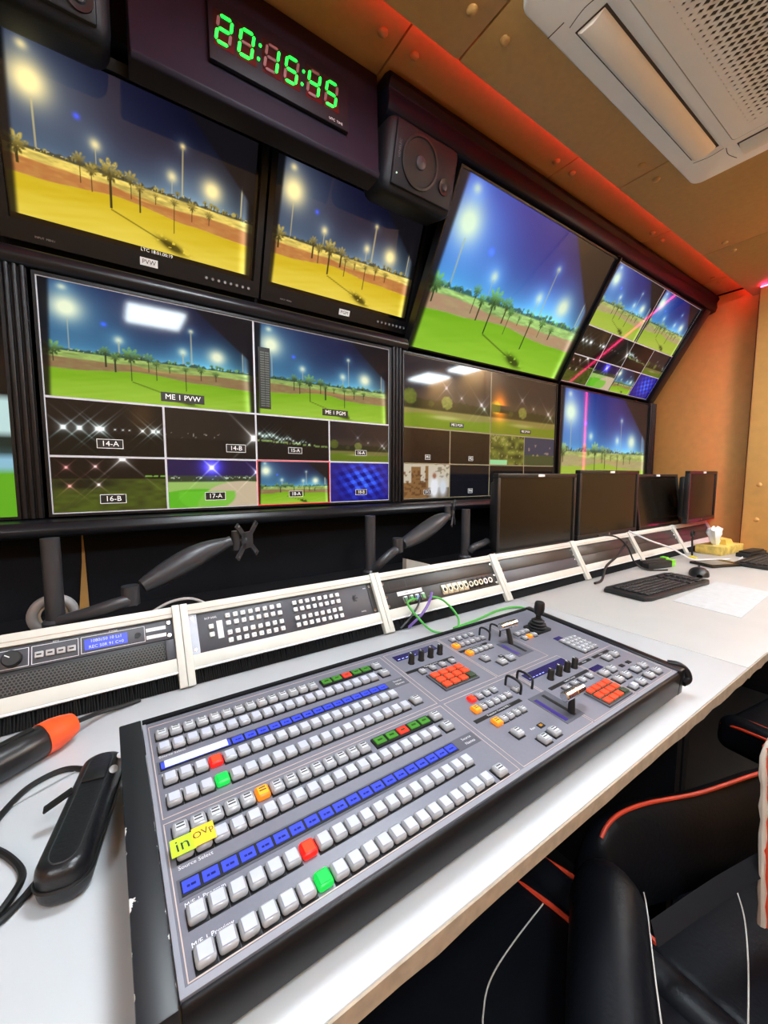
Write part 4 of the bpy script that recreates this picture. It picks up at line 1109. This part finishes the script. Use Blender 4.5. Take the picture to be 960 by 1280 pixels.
# ------------------------------------------------------------------ monitor arms
def tubeobj(name, pts, r, m, parent, n=10, sm=5):
    return MB().tube(smooth_path(pts, sm) if sm else pts, r, n).build(name, m, parent)
SH = DZ + .090                         # top of the console shells
def arm(label, px, py, top, pts):
    t = thing('monitor_arm', label, 'monitor arm', (px, py, SH))
    def q(p): return (p[0] - px, p[1] - py, Z(p[2]) - SH)
    MB().cyl((0, 0, 0), (0, 0, Z(top) - SH), .0155, 20).build('pole', M_arm, t)
    MB().lathe([(.030, 0), (.030, .008), (.022, .012), (.022, .045), (.018, .05)], 20).build('clamp_collar', M_arm, t)
    lo, jt, up, ve = pts
    MB().tube(smooth_path([q(p) for p in lo], 5), [.013] * (5 * (len(lo) - 1)) + [.015], 10).build('lower_link', M_arm, t)
    if jt:
        MB().cyl(q((jt[0], jt[1], jt[2])), q((jt[0], jt[1], jt[3])), .0165, 18).build('elbow_joint', M_arm, t)
    if up:
        P = smooth_path([q(p) for p in up], 5)
        n = len(P)
        rr = [.013 + .014 * math.sin(PI * min(1, (i + .6) / (n * .9))) for i in range(n)]
        MB().tube(P, rr, 12).build('upper_link', M_arm, t)
    if ve:
        c = Vector(q(ve))
        h = MB().cyl(c + Vector((-.024, .0, -.022)), c + Vector((-.024, 0, .024)), .011, 14).cyl(c + Vector((-.024, 0, 0)), c + Vector((-.002, 0, 0)), .010, 12).build('tilt_head', M_arm, t)
        v = MB()
        for sy, sz in ((-1, -1), (-1, 1), (1, -1), (1, 1)):
            v.add([(0, .012 * sy, .004 * sz), (0, .004 * sy, .012 * sz), (0, .034 * sy, .045 * sz), (0, .044 * sy, .036 * sz), (.004, .012 * sy, .004 * sz), (.004, .004 * sy, .012 * sz), (.004, .034 * sy, .045 * sz), (.004, .044 * sy, .036 * sz)],
                  [(0, 1, 2, 3), (4, 5, 6, 7), (0, 1, 5, 4), (1, 2, 6, 5), (2, 3, 7, 6), (3, 0, 4, 7)])
        v.box((.002, 0, 0), (.004, .04, .04))
        vp = v.build('mounting_plate', M_arm, t, c, (0, 0, R(-52)))
        for sy, sz in ((-1, -1), (-1, 1), (1, -1), (1, 1)):
            MB().cyl((.0041, .034 * sy, .037 * sz), (.0048, .034 * sy, .037 * sz), .0035, 8).build('screw_hole', M_chrome, vp)
arm('monitor arm with bare mounting plate above the router panel', -.097, 1.0, -.121,
    ([(-.09, .99, -.285), (-.04, .965, -.27), (0, .955, -.258), (.035, .965, -.255)], (.028, .965, -.265, -.226), [(.050, .97, -.232), (.12, .985, -.20), (.18, .995, -.175), (.238, 1.0, -.158)], (.275, 1.0, -.158)))
arm('monitor arm folded behind the patch panel', .634, 1.0, -.119,
    ([(.640, .985, -.275), (.655, .965, -.25), (.690, .965, -.228), (.715, .97, -.222)], (.713, .97, -.230, -.188), [(.735, .975, -.210), (.82, .99, -.185), (.90, .995, -.15), (.945, 1.0, -.137)], (.968, 1.0, -.128)))
arm('bare black monitor arm pole beside the first desktop monitor', 1.030, 1.0, -.119,
    ([(1.037, .985, -.265), (1.05, .975, -.25), (1.10, .985, -.245), (1.14, 1.0, -.245)], None, None, None))
t = thing('tape_roll', 'pale roll of tape behind the left monitor arm pole', 'tape', (-.105, 1.05, SH))
MB().tube([(.034 * math.cos(2 * PI * i / 32), 0, .044 + .034 * math.sin(2 * PI * i / 32)) for i in range(32)], .0095, 10, True).build('tape_ring', mat('pale_tape', rgb(150, 146, 146), .5), t)
MB().tube([(.0225 * math.cos(2 * PI * i / 24), 0, .044 + .0225 * math.sin(2 * PI * i / 24)) for i in range(24)], .0025, 8, True).build('core', M_edge, t)
tag(tubeobj('white_cable', [(.03, 1.06, SH + .004), (.06, 1.06, Z(-.322)), (.11, 1.07, Z(-.303)), (.16, 1.075, Z(-.305)), (.205, 1.08, Z(-.335))], .0035, M_print, None), 'white cable looping up behind the router panel', 'cable')
tag(MB().add([(.80, 1.04, SH), (.80, 1.06, SH), (.93, 1.06, SH), (.93, 1.04, SH), (.80, 1.04, Z(-.275)), (.80, 1.06, Z(-.275)), (.90, 1.06, Z(-.305)), (.90, 1.04, Z(-.305))], [(0, 1, 2, 3), (4, 5, 6, 7), (0, 1, 5, 4), (1, 2, 6, 5), (2, 3, 7, 6), (3, 0, 4, 7)]).build('offcut_board', M_ivory), 'small ivory offcut board standing behind the patch panel', 'board')
tag(MB().add([(-.058, 1.2148, Z(-.14)), (-.0555, 1.2148, Z(-.14)), (-.054, 1.2148, Z(-.19)), (-.052, 1.2148, Z(-.33)), (-.072, 1.2148, Z(-.33)), (-.0605, 1.2148, Z(-.21)), (-.058, 1.212, Z(-.14)), (-.0555, 1.212, Z(-.14)), (-.054, 1.211, Z(-.19)), (-.052, 1.205, Z(-.33)), (-.072, 1.205, Z(-.33)), (-.0605, 1.21, Z(-.21))],
    [(0, 1, 2, 3, 4, 5), (6, 7, 8, 9, 10, 11), (0, 1, 7, 6), (1, 2, 8, 7), (2, 3, 9, 8), (3, 4, 10, 9), (4, 5, 11, 10), (5, 0, 6, 11)]).build('torn_wall_strip', mat('bare_tan_board', rgb(150, 112, 56), .7)), 'torn tan strip in the black wall behind the left arm', 'strip')

# ------------------------------------------------------------------ desktop monitors over the right racks
M_dm = mat('desktop_monitor_black', rgb(22, 21, 22), .4)
M_off = mat('switched_off_screen', rgb(26, 22, 18), .16, spec=.3)
def desktop(label, x0, x1, y, z0, z1, pitch=0, yaw=0):
    w = x1 - x0; h = z1 - z0
    t = thing('desktop_monitor', label, 'monitor', ((x0 + x1) / 2, y, Z(z0)), (pitch, 0, yaw), group='switched off desktop monitors')
    b = .016
    MB().bx(-w / 2, w / 2, -.012, .012, 0, .022).bx(-w / 2, w / 2, -.012, .012, h - b, h).bx(-w / 2, -w / 2 + b, -.012, .012, .022, h - b).bx(w / 2 - b, w / 2, -.012, .012, .022, h - b).build('bezel', M_dm, t, bevel=.002)
    MB().bx(-w / 2 + b, w / 2 - b, -.007, .010, .022, h - b).build('screen', M_off, t)
    MB().bx(-w / 2 + .02, w / 2 - .02, .0121, .045, .03, h - .03).build('rear_housing', M_dm, t, bevel=.01)
    MB().bx(-.018, .022, -.0135, -.0121, h - .0125, h - .003).build('paper_label', MATS['white_paper'], t)
    MB().lathe([(.006, 0), (.006, .0006)], 16).build('maker_badge', M_metal, t, (0, -.0121, .011), (R(90), 0, 0))
    MB().bx(-.03, .03, .0455, .062, .08, .16).build('mount_plate', M_arm, t)
    yy = .075
    if x1 > 2.95:
        MB().bx(.02, XE - .0205 - (x0 + x1) / 2, .048, .060, .10, .14).build('wall_bracket', M_arm, t); return
    MB().cyl((0, yy, SH - Z(z0)), (0, yy, .15), .014, 14).build('mount_pole', M_arm, t)
desktop('first switched off desktop monitor from the left, above the grey rack panel', 1.1405, 1.6391, 0.966, -0.2991, 0.0062, 0, 0)
desktop('second desktop monitor from the left, tallest of the four', 1.6651, 2.1979, 0.966, -0.2839, 0.0222, 0, 0)
desktop('third desktop monitor from the left, leaning back', 2.2515, 2.7543, 0.968, -0.2974, 0.0064, R(-7), R(-1))
desktop('fourth desktop monitor nearest the end wall', 2.57, 3.025, 0.885, -0.262, 0.023, 0, R(2))

# ------------------------------------------------------------------ keyboards, mouse, paper, tissue box
M_kb = mat('keyboard_black', rgb(26, 26, 28), .45)
M_kk = mat('keyboard_key', rgb(34, 34, 36), .5)
def keyboard(label, x, y, rz, w=.455, d=.155):
    t = thing('keyboard', label, 'keyboard', (x, y, DZ), (0, 0, rz))
    MB().prism([(-w / 2, -d / 2 + .012), (-w / 2 + .03, -d / 2), (w / 2 - .03, -d / 2), (w / 2, -d / 2 + .012), (w / 2, d / 2 - .012), (w / 2 - .03, d / 2), (-w / 2 + .03, d / 2), (-w / 2, d / 2 - .012)], .0005, .015).build('case', M_kb, t, bevel=.004)
    me = MB().box((0, 0, .003), (.0165, .0165, .006)).mesh('key', M_kk, .0016, 1)
    for r_ in range(6):
        for c_ in range(22):
            if c_ in (15, 18): continue
            o = mo('key', me, t, (-.196 + c_ * .0187, -.055 + r_ * .0195 + (.004 if r_ == 5 else 0), .0152))
keyboard('black keyboard with a white sheet in front of it', 1.690, .645, R(-4), .475, .160)
keyboard('second black keyboard at the right edge of the picture', 2.62, .535, R(-2))
def mouse():
    t = thing('mouse', 'black computer mouse beside the keyboard', 'mouse', (2.05, .635, DZ), (0, 0, R(-70)))
    rings = []
    n = 16
    m = MB(); vs = []; k = 9
    for i in range(k):
        u = -1 + 2 * i / (k - 1); s = math.sqrt(max(0, 1 - u * u * .98)) ** .6
        for j in range(n):
            a = PI * j / (n - 1)
            vs.append((.031 * s * math.cos(a), .055 * u, .036 * (s * (1 - .25 * u)) * math.sin(a) ** .8 * (0.85)))
    fs = [(i * n + j, i * n + j + 1, (i + 1) * n + j + 1, (i + 1) * n + j) for i in range(k - 1) for j in range(n - 1)]
    vs = [(x * 1.15, y * 1.15, z * 1.1) for x, y, z in vs]
    fs += [((i + 1) * n, i * n, i * n + n - 1, (i + 1) * n + n - 1) for i in range(k - 1)]
    m.add(vs, fs).build('mouse_body', M_kb, t)
    MB().cyl((-.004, .03, .027), (.004, .03, .027), .008, 12).build('scroll_wheel', M_arm, t)
mouse()
tag(MB().add([(1.545, .545, DZ + .0004), (1.524, .362, DZ + .0004), (1.95, .385, DZ + .0004), (1.97, .55, DZ + .0004), (1.545, .545, DZ + .0012), (1.524, .362, DZ + .0012), (1.95, .385, DZ + .0012), (1.97, .55, DZ + .0012)], [(0, 1, 2, 3), (4, 5, 6, 7), (0, 1, 5, 4), (1, 2, 6, 5), (2, 3, 7, 6), (3, 0, 4, 7)]).build('paper_sheet', mat('bright_paper', rgb(198, 200, 202), .6)), 'white sheet lying in front of the keyboard', 'paper')
t = thing('tissue_box', 'yellow tissue box with a tissue pulled up', 'tissue box', (2.755, .770, DZ), (0, 0, R(-5)))
M_tb = mat('yellow_patterned_card', rgb(214, 186, 96), .6, var=.35, scale=30)
MB().bx(-.13, .13, -.06, .06, .0005, .045).build('carton', M_tb, t, bevel=.002)
MB().add([(-.01, -.035, .0452), (.075, -.035, .0452), (.075, .03, .0452), (-.01, .03, .0452), (-.02, -.03, .075), (.07, -.025, .07), (.065, .03, .078), (-.012, .035, .072)], [(0, 1, 5, 4), (1, 2, 6, 5), (2, 3, 7, 6), (3, 0, 4, 7), (0, 3, 2, 1), (4, 5, 6, 7)]).build('torn_flap', mat('yellow_card', rgb(222, 190, 92), .6), t)
m = MB(); rnd = random.Random(4); n = 18; vs = []
for j, (r_, z) in enumerate(((.022, .0452), (.030, .075), (.042, .105), (.034, .130), (.012, .142))):
    for i in range(n):
        a = 2 * PI * i / n; k = r_ * (1 + .45 * math.sin(3 * a + j) * (j > 0) + rnd.uniform(-.18, .18) * (j > 0))
        vs.append((-.045 + k * math.cos(a) * 1.2 - .012 * j * .6, k * math.sin(a) * .6, z + rnd.uniform(-.008, .008) * (j > 0)))
m.add(vs, [(j * n + i, j * n + (i + 1) % n, (j + 1) * n + (i + 1) % n, (j + 1) * n + i) for j in range(4) for i in range(n)] + [tuple(range(n)), tuple(4 * n + i for i in range(n))])
m.build('tissue', mat('white_tissue', rgb(236, 236, 238), .8), t, sharp=60)
t = thing('gooseneck_microphone', 'short gooseneck microphone standing left of the tissue box', 'microphone', (2.425, .785, DZ))
MB().lathe([(.022, 0.0005), (.022, .008), (.010, .012), (.005, .016)], 16).build('mic_base', mat('mic_yellow_base', rgb(206, 190, 60), .5), t)
tubeobj('gooseneck', [(0, 0, .014), (-.004, 0, .05), (-.012, 0, .09), (-.010, 0, .112)], .0042, M_rubber, t, 8)
MB().tube([(-.010 + .016 * math.cos(2 * PI * i / 20), 0, .128 + .014 * math.sin(2 * PI * i / 20)) for i in range(20)], .005, 8, True).build('ring_head', M_rubber, t)
t = thing('card_reader', 'dark glossy slab with a pale face between mouse and tissue box', 'device', (2.345, .660, DZ), (0, 0, R(-22)))
MB().bx(-.095, .095, -.055, .055, .0005, .012).build('slab_body', mat('device_black', rgb(30, 26, 22), .2), t, bevel=.003)
MB().bx(-.075, .045, -.04, .04, .0121, .0128).build('pale_face', mat('device_face', rgb(130, 124, 118), .3), t)
for (x, y, rz, lab) in ((2.06, .805, -12, 'black power adapter with lime plug end, nearer the keyboard'), (2.10, .850 - .01, -6, 'black adapter with lime plug end against the rack')):
    t = thing('power_adapter', lab, 'adapter', (x, y - .02, DZ), (0, 0, R(rz)))
    MB().bx(-.10, .06, -.016, .016, .0005, .030).build('adapter_body', M_kb, t, bevel=.003)
    MB().bx(.0601, .085, -.014, .014, .003, .033).build('lime_plug', mat('lime_plastic', rgb(130, 220, 50), .4), t, bevel=.002)
tag(MB().bx(-.11, .11, -.03, .03, .0005, .022).bx(-.09, .09, -.025, .025, .0219, .03).build('black_case', M_kb, None, (2.775, .640, DZ), (0, 0, R(-4)), bevel=.003), 'flat black case at the right edge behind the second keyboard', 'case')
# cables on the right
def cable(name, label, pts, r, m): return tag(tubeobj(name, pts, r, m, None, 8, 6), label, 'cable')
M_grn = mat('green_cable', rgb(74, 170, 70), .4)
M_pur = mat('purple_cable', rgb(120, 92, 170), .45)
cable('black_cable', 'black cable dropping from the second desktop monitor', [(1.70, .885, Z(-.255)), (1.79, .86, Z(-.262)), (1.87, .845, Z(-.31)), (1.93, .835, Z(-.39)), (1.95, .79, DZ + .004), (2.02, .74, DZ + .004)], .0035, M_rubber)
cable('black_cable', 'thick black cable with plug arching over the rack rail', [(1.90, .86, Z(-.297)), (1.78, .84, Z(-.34)), (1.67, .83, Z(-.372)), (1.60, .81, DZ + .006), (1.53, .80, DZ + .006)], .005, M_rubber)
t_ = cable('white_cable', 'white cable hanging from the rack towards the tissue box', [(1.96, .88, Z(-.255)), (2.08, .84, Z(-.305)), (2.22, .80, Z(-.35)), (2.34, .76, DZ + .012), (2.43, .71, DZ + .0065), (2.52, .66, DZ + .0065)], .004, M_print)
cable('white_cable', 'white cable lying right of the tissue box', [(2.58, .64, DZ + .003), (2.72, .655, DZ + .003), (2.86, .69, DZ + .003)], .0025, M_print)
cable('green_cable', 'green cable looping from the patch panel to the desk', [(.700, .862, Z(-.345)), (.655, .845, Z(-.345)), (.668, .815, Z(-.38)), (.70, .79, DZ + .004), (.75, .76, DZ + .004), (.80, .80, DZ + .02), (.785, .845, Z(-.36)), (.745, .862, Z(-.346))], .003, M_grn)
cable('green_cable', 'green cable looped over the back of the switcher', [(.76, .775, DZ + .004), (.86, .785, DZ + .004), (.98, .805, DZ + .004), (1.05, .79, DZ + .005), (1.045, .745, DZ + .006), (.96, .715, DZ + .006), (.86, .72, DZ + .006), (.78, .735, DZ + .004)], .0035, M_grn)
cable('purple_cable', 'purple cable falling from the patch panel into the bristle slot', [(.757, .864, Z(-.338)), (.73, .842, Z(-.352)), (.70, .836, Z(-.38)), (.66, .846, DZ + .006)], .004, M_pur)
cable('black_cable', 'thin dark cable beside the purple one', [(.715, .866, Z(-.345)), (.695, .852, Z(-.365)), (.665, .850, Z(-.392)), (.635, .849, DZ + .008)], .003, M_arm)

# ------------------------------------------------------------------ left of the switcher
t = thing('zip_case', 'black zipped hard case lying left of the switcher', 'case', (-.040, .562, DZ), (0, 0, R(-12)))
M_case = mat('zip_case_black', rgb(22, 22, 26), .35, bump=.2, bscale=250)
def capsule(hx, hy, r, n=8):
    out = []
    for cx, cy, a0 in ((hx - r, hy - r, 0), (-hx + r, hy - r, 90), (-hx + r, -hy + r, 180), (hx - r, -hy + r, 270)):
        for i in range(n + 1):
            a = R(a0 + 90 * i / n); out.append((cx + r * math.cos(a), cy + r * math.sin(a)))
    return out
MB().prism(capsule(.0235, .094, .020), .0005, .042).build('case_shell', M_case, t, bevel=.011, seg=4)
P = capsule(.0238, .0943, .020)
MB().tube([(x, y, .021) for x, y in P], .0022, 6, True).build('zip_seam', M_rubber, t)
MB().tube([(x * .55, y * .9, .0418) for x, y in P], .0008, 5, True).build('lid_stitch', M_arm, t)
z_ = MB().box((-.032, .018, .036), (.030, .012, .003), (0, R(-25), R(12))).build('zip_pull', M_rubber, t, bevel=.001)
MB().bx(-.012, .012, .03, .055, .0418, .0445).build('strap_loop', M_rubber, t, bevel=.001)
for x, y, sx, sy in ((.019, .045, .010, .016), (.021, .072, .008, .012)):
    MB().lathe([(.5, 0), (.5, .0006), (.48, .0008)], 14).build('white_sticker', M_print, t, (x, y, .0415), (0, R(20), 0)).scale = (sx, sy, 1)
t = thing('baton_torch', 'black baton torch with orange end cap at the left edge', 'torch', (-.125, .742, DZ), (0, 0, R(-144)))
A = Matrix.Rotation(R(90), 3, 'Y')
MB().lathe([(.020, -.045), (.0235, -.040), (.0245, .0), (.024, .10), (.022, .16), (.020, .165)], 20, (0, 0, .0252), A).build('torch_body', mat('torch_black', rgb(28, 28, 30), .3), t)
MB().lathe([(.010, -.076), (.017, -.074), (.0215, -.060), (.0245, -.0455), (.0245, -.030), (.0248, -.0295)], 20, (0, 0, .0252), A).build('orange_cap', mat('orange_plastic', rgb(240, 84, 30), .4), t)
MB().bx(-.02, .06, -.005, .005, .0485, .0515).build('grip_rib', M_rubber, t, bevel=.001)
t = thing('belt_clip', 'black plastic clip at the left edge beneath the torch', 'clip', (-.158, .690, DZ))
MB().lathe([(.018, .0005), (.020, .012), (.017, .03), (.008, .034)], 14).build('clip_body', M_rubber, t)
MB().tube(smooth_path([(0, 0, .02), (-.01, -.02, .025), (-.012, -.045, .012)], 4), .006, 8).build('clip_tongue', M_rubber, t)
cable('black_cable', 'black cable arching from the zip case to the left edge', [(-.022, .648, DZ + .012), (-.036, .672, DZ + .005), (-.07, .70, DZ + .004), (-.105, .688, DZ + .004), (-.125, .655, DZ + .004), (-.14, .61, DZ + .004)], .0038, M_rubber)
cable('black_cable', 'black cable curving beneath the zip case at the left edge', [(-.055, .475, DZ + .012), (-.075, .515, DZ + .005), (-.09, .50, DZ + .004), (-.105, .485, DZ + .004), (-.13, .475, DZ + .004)], .0038, M_rubber)
cable('black_cable', 'black cable bending outward at the lower left edge', [(-.135, .60, DZ + .004), (-.112, .57, DZ + .004), (-.095, .535, DZ + .004), (-.098, .505, DZ + .0075), (-.12, .468, DZ + .004)], .0038, M_rubber)
cable('black_cable', 'black lead running from the orange torch cap into the bristles', [(-.062, .788, DZ + .025), (-.03, .825, DZ + .012), (.0, .838, DZ + .006), (.03, .846, DZ + .005)], .004, M_rubber)
cable('grey_cable', 'thin pale cord beneath the torch on the white desk', [(-.035, .70, DZ + .002), (-.07, .685, DZ + .002), (-.12, .66, DZ + .002)], .001, mat('pale_grey_cord', rgb(170, 170, 172), .6))

# ------------------------------------------------------------------ gaming chairs
def chair_base(t):
    MB().lathe([(.045, .085), (.045, .10), (.028, .11), (.026, .22), (.018, .225), (.018, .36), (.03, .362)], 18).build('gas_lift', M_rubber, t)
    for i in range(5):
        a = R(72 * i + 20)
        l = MB().tube([(.03 * math.cos(a), .03 * math.sin(a), .092), (.17 * math.cos(a), .17 * math.sin(a), .088), (.29 * math.cos(a), .29 * math.sin(a), .072)], [.025, .021, .014], 8).build('base_leg', M_black, t)
        c = Vector((.29 * math.cos(a), .29 * math.sin(a), .029)); d = Vector((-math.sin(a), math.cos(a), 0))
        MB().cyl(c - d * .022, c + d * .022, .0285, 14).build('caster', M_rubber, l)
    MB().bx(-.11, .11, -.12, .12, .362, .378).build('seat_plate', M_arm, t)
def pad(name, size, loc, t, rot=(0, 0, 0), bev=.03, m=None): return rbox(name, size, m or M_leather, t, loc, rot, bev, 4)
def gaming_chair(label, x, y, rz):
    t = thing('gaming_chair', label, 'chair', (x, y, 0), (0, 0, rz), group='black gaming chairs at the desk')
    chair_base(t)
    pad('seat', (.38, .50, .075), (0, 0, .417), t, bev=.028)
    for s in (-1, 1):
        b = pad('side_bolster', (.078, .49, .095), (s * .226, 0, .428), t, (0, R(-8) * s, 0), .03)
        tubeobj('piping', [(s * .197, -.23, .460), (s * .196, -.05, .466), (s * .195, .16, .465), (s * .178, .235, .452)], .0042, M_redpipe, t, 8, 5)
        tubeobj('piping', [(s * .262, -.23, .462), (s * .262, -.05, .468), (s * .261, .16, .466), (s * .250, .235, .450)], .0042, M_redpipe, t, 8, 5)
    tubeobj('stitching', [(.185, .14, .4562), (.10, .128, .4562), (.05, .115, .4562), (.02, .08, .4562), (.0, -.02, .4562)], .0011, M_thread, t, 6, 5)
    tubeobj('stitching', [(-.185, .14, .4562), (-.10, .128, .4562), (-.05, .115, .4562), (-.02, .08, .4562), (.0, -.02, .4562)], .0011, M_thread, t, 6, 5)
    pad('backrest', (.40, .085, .74), (0, -.33, .83), t, (R(10), 0, 0), .035)
    for s in (-1, 1):
        pad('back_wing', (.07, .13, .42), (s * .215, -.30, .80), t, (R(10), 0, R(-14) * s), .03)
        tubeobj('piping', [(s * .245, -.215, .62), (s * .25, -.235, .80), (s * .235, -.285, 1.0), (s * .19, -.36, 1.10)], .0042, M_redpipe, t, 8, 5)
    pad('head_cushion', (.26, .07, .14), (0, -.305, 1.12), t, (R(10), 0, 0), .03)
    MB().bx(-.09, .09, -.34, -.20, .380, .396).build('back_bracket', M_arm, t)
gaming_chair('black gaming chair with red piping under the far part of the desk', 1.655, .10, R(-8))

# the chair turned sideways at the bottom right corner, its edge torn
t = thing('gaming_chair', 'black gaming chair turned sideways with torn red and white edge', 'chair', (.40, .12, 0), group='black gaming chairs at the desk')
O = Vector((.40, .12, 0))
def l(p): return tuple(Vector(p) - O)
chair_base(t)
MB().prism([l((x, y, 0))[:2] for x, y in ((.62, .44), (.50, .475), (.10, .475), (.04, .42), (.03, -.12), (.10, -.18), (.55, -.18), (.62, -.1))], .379, .468).build('seat', M_leather, t, bevel=.018, seg=3)
MB().tube([l(p) for p in smooth_path([(.607, .42, .452), (.606, .34, .455), (.608, .24, .455), (.61, .10, .452)], 4)], .030, 12).build('rear_seat_roll', M_leather, t)
for X in (.560, .636):
    tubeobj('piping', [l((X - .01, .425, .462)), l((X + .004, .34, .469)), l((X + .010, .27, .470)), l((X + .012, .22, .468))], .0042, M_redpipe, t, 8, 4)
tubeobj('stitching', [l(p) for p in ((.556, .350, .4688), (.47, .342, .4688), (.41, .332, .4688), (.375, .315, .4688), (.355, .29, .4688), (.34, .20, .4688))], .0011, M_thread, t, 6, 5)
MB().prism([l((x, y, 0))[:2] for x, y in ((.66, .25), (.80, .245), (1.06, .16), (1.16, -.05), (1.10, -.34), (.72, -.36), (.66, -.1))], .345, .437).build('back_cushion', M_leather, t, bevel=.018, seg=3)
# far side bolster with piping along its crest
top = smooth_path([(.672, .325, .475), (.690, .328, .528), (.735, .325, .548), (.80, .304, .556), (.90, .262, .556), (.97, .236, .560), (1.05, .202, .572), (1.16, .15, .585)], 5)
n = len(top); vs = []; m = MB()
for i, p in enumerate(top):
    tg = (top[min(i + 1, n - 1)] - top[max(i - 1, 0)]); tg.z = 0; tg.normalize()
    nr = Vector((-tg.y, tg.x, 0))
    h = p.z
    for off, zz in ((0.004, h), (-.012, h - .015), (-.030, h - .07), (-.040, .40), (.035, .40), (.038, h - .05), (.026, h - .012)):
        vs.append(l(p + nr * off + Vector((0, 0, zz - p.z))))
k = 7
m.add(vs, [(i * k + j, i * k + (j + 1) % k, (i + 1) * k + (j + 1) % k, (i + 1) * k + j) for i in range(n - 1) for j in range(k)] + [tuple(range(k)), tuple((n - 1) * k + j for j in range(k))])
m.build('side_bolster', M_leather, t, sharp=70)
MB().tube([l(p + Vector((0, 0, .003))) for p in top[5:]], .0036, 8).build('piping', M_redpipe, t)
# rolled near bolster with seams, and the strap
ax = smooth_path([(.640, .292, .500), (.618, .282, .516), (.585, .262, .522), (.50, .216, .520), (.43, .176, .516), (.34, .125, .510), (.26, .08, .505)], 5)
n = len(ax)
MB().tube([l(p) for p in ax], [.012 + .040 * min(1, math.sqrt(i / 9)) for i in range(n)], 18).build('front_roll', M_leather, t)
for off in (-.035, .0):
    pts = []
    for i, p in enumerate(ax[7:]):
        nr = Vector((.5, -.866, 0)); pts.append(l(p + nr * (.012 - off) + Vector((0, 0, .0505 - (abs(.012 - off) ** 2) * 10))))
    MB().tube(pts, .0009, 6).build('stitching', M_thread if off else M_arm, t)
m = MB(); S0 = [(.575, .200, .560), (.64, .182, .572), (.70, .166, .580), (.785, .142, .588)]
vs = []
for (x, y, z) in S0:
    vs += [l((x + .006, y + .006, z + .006)), l((x - .006, y - .007, z - .009)), l((x - .006, y - .009, z - .011)), l((x + .006, y + .004, z + .004))]
m.add(vs, [(4 * i + j, 4 * i + (j + 1) % 4, 4 * i + 4 + (j + 1) % 4, 4 * i + 4 + j) for i in range(3) for j in range(4)] + [(0, 1, 2, 3), (12, 13, 14, 15)])
m.build('strap', mat('black_webbing', rgb(18, 18, 22), .8, spec=.2), t)
tubeobj('stitching', [l((.90, .195, .4385)), l((.84, .165, .4385)), l((.76, .14, .4385)), l((.67, .118, .4385))], .0011, M_thread, t, 6, 5)
# back with its torn edge
bk = MB(); rnd = random.Random(11)
ed = smooth_path([(.785, .1245, .50), (.784, .1295, .60), (.784, .1345, .70), (.788, .138, .77), (.82, .115, .82), (.86, .06, .94), (.88, -.03, 1.10)], 5)
vs = []
for p in ed:
    vs += [l((p.x, p.y, p.z)), l((p.x + .085, p.y + .01, p.z)), l((p.x + .10, p.y - .42 + .3 * max(0, p.z - .8), p.z)), l((p.x + .01, p.y - .42 + .3 * max(0, p.z - .8), p.z))]
n = len(ed)
bk.add(vs, [(4 * i + j, 4 * i + (j + 1) % 4, 4 * i + 4 + (j + 1) % 4, 4 * i + 4 + j) for i in range(n - 1) for j in range(4)] + [(0, 1, 2, 3), tuple(4 * n - 4 + j for j in range(4))])
bk.build('backrest', M_leather, t, bevel=.012, seg=3)
MB().tube([l(p + Vector((-.004 + rnd.uniform(-.003, .003), .004, 0))) for p in ed], [.006 + rnd.uniform(-.002, .003) for _ in ed], 8).build('torn_piping', M_redpipe, t)
MB().tube([l(p + Vector((-.011 + rnd.uniform(-.002, .002), .0075, 0))) for p in ed[:18]], [.004 + rnd.uniform(-.001, .002) for _ in ed[:18]], 8).build('exposed_lining', mat('white_lining', rgb(206, 196, 186), .9), t)
for (dz, s) in ((.635, .010), (.655, .008), (.62, .007)):
    MB().lathe([(s * .3, 0), (s, .004), (s * .7, .008), (.0005, .011)], 7, (.376, .012, dz), Matrix.Rotation(R(80), 3, 'Y')).build('torn_scrap', M_redpipe, t)
MB().bx(.10, .42, -.12, -.04, .350, .377).build('back_bracket', M_arm, t)
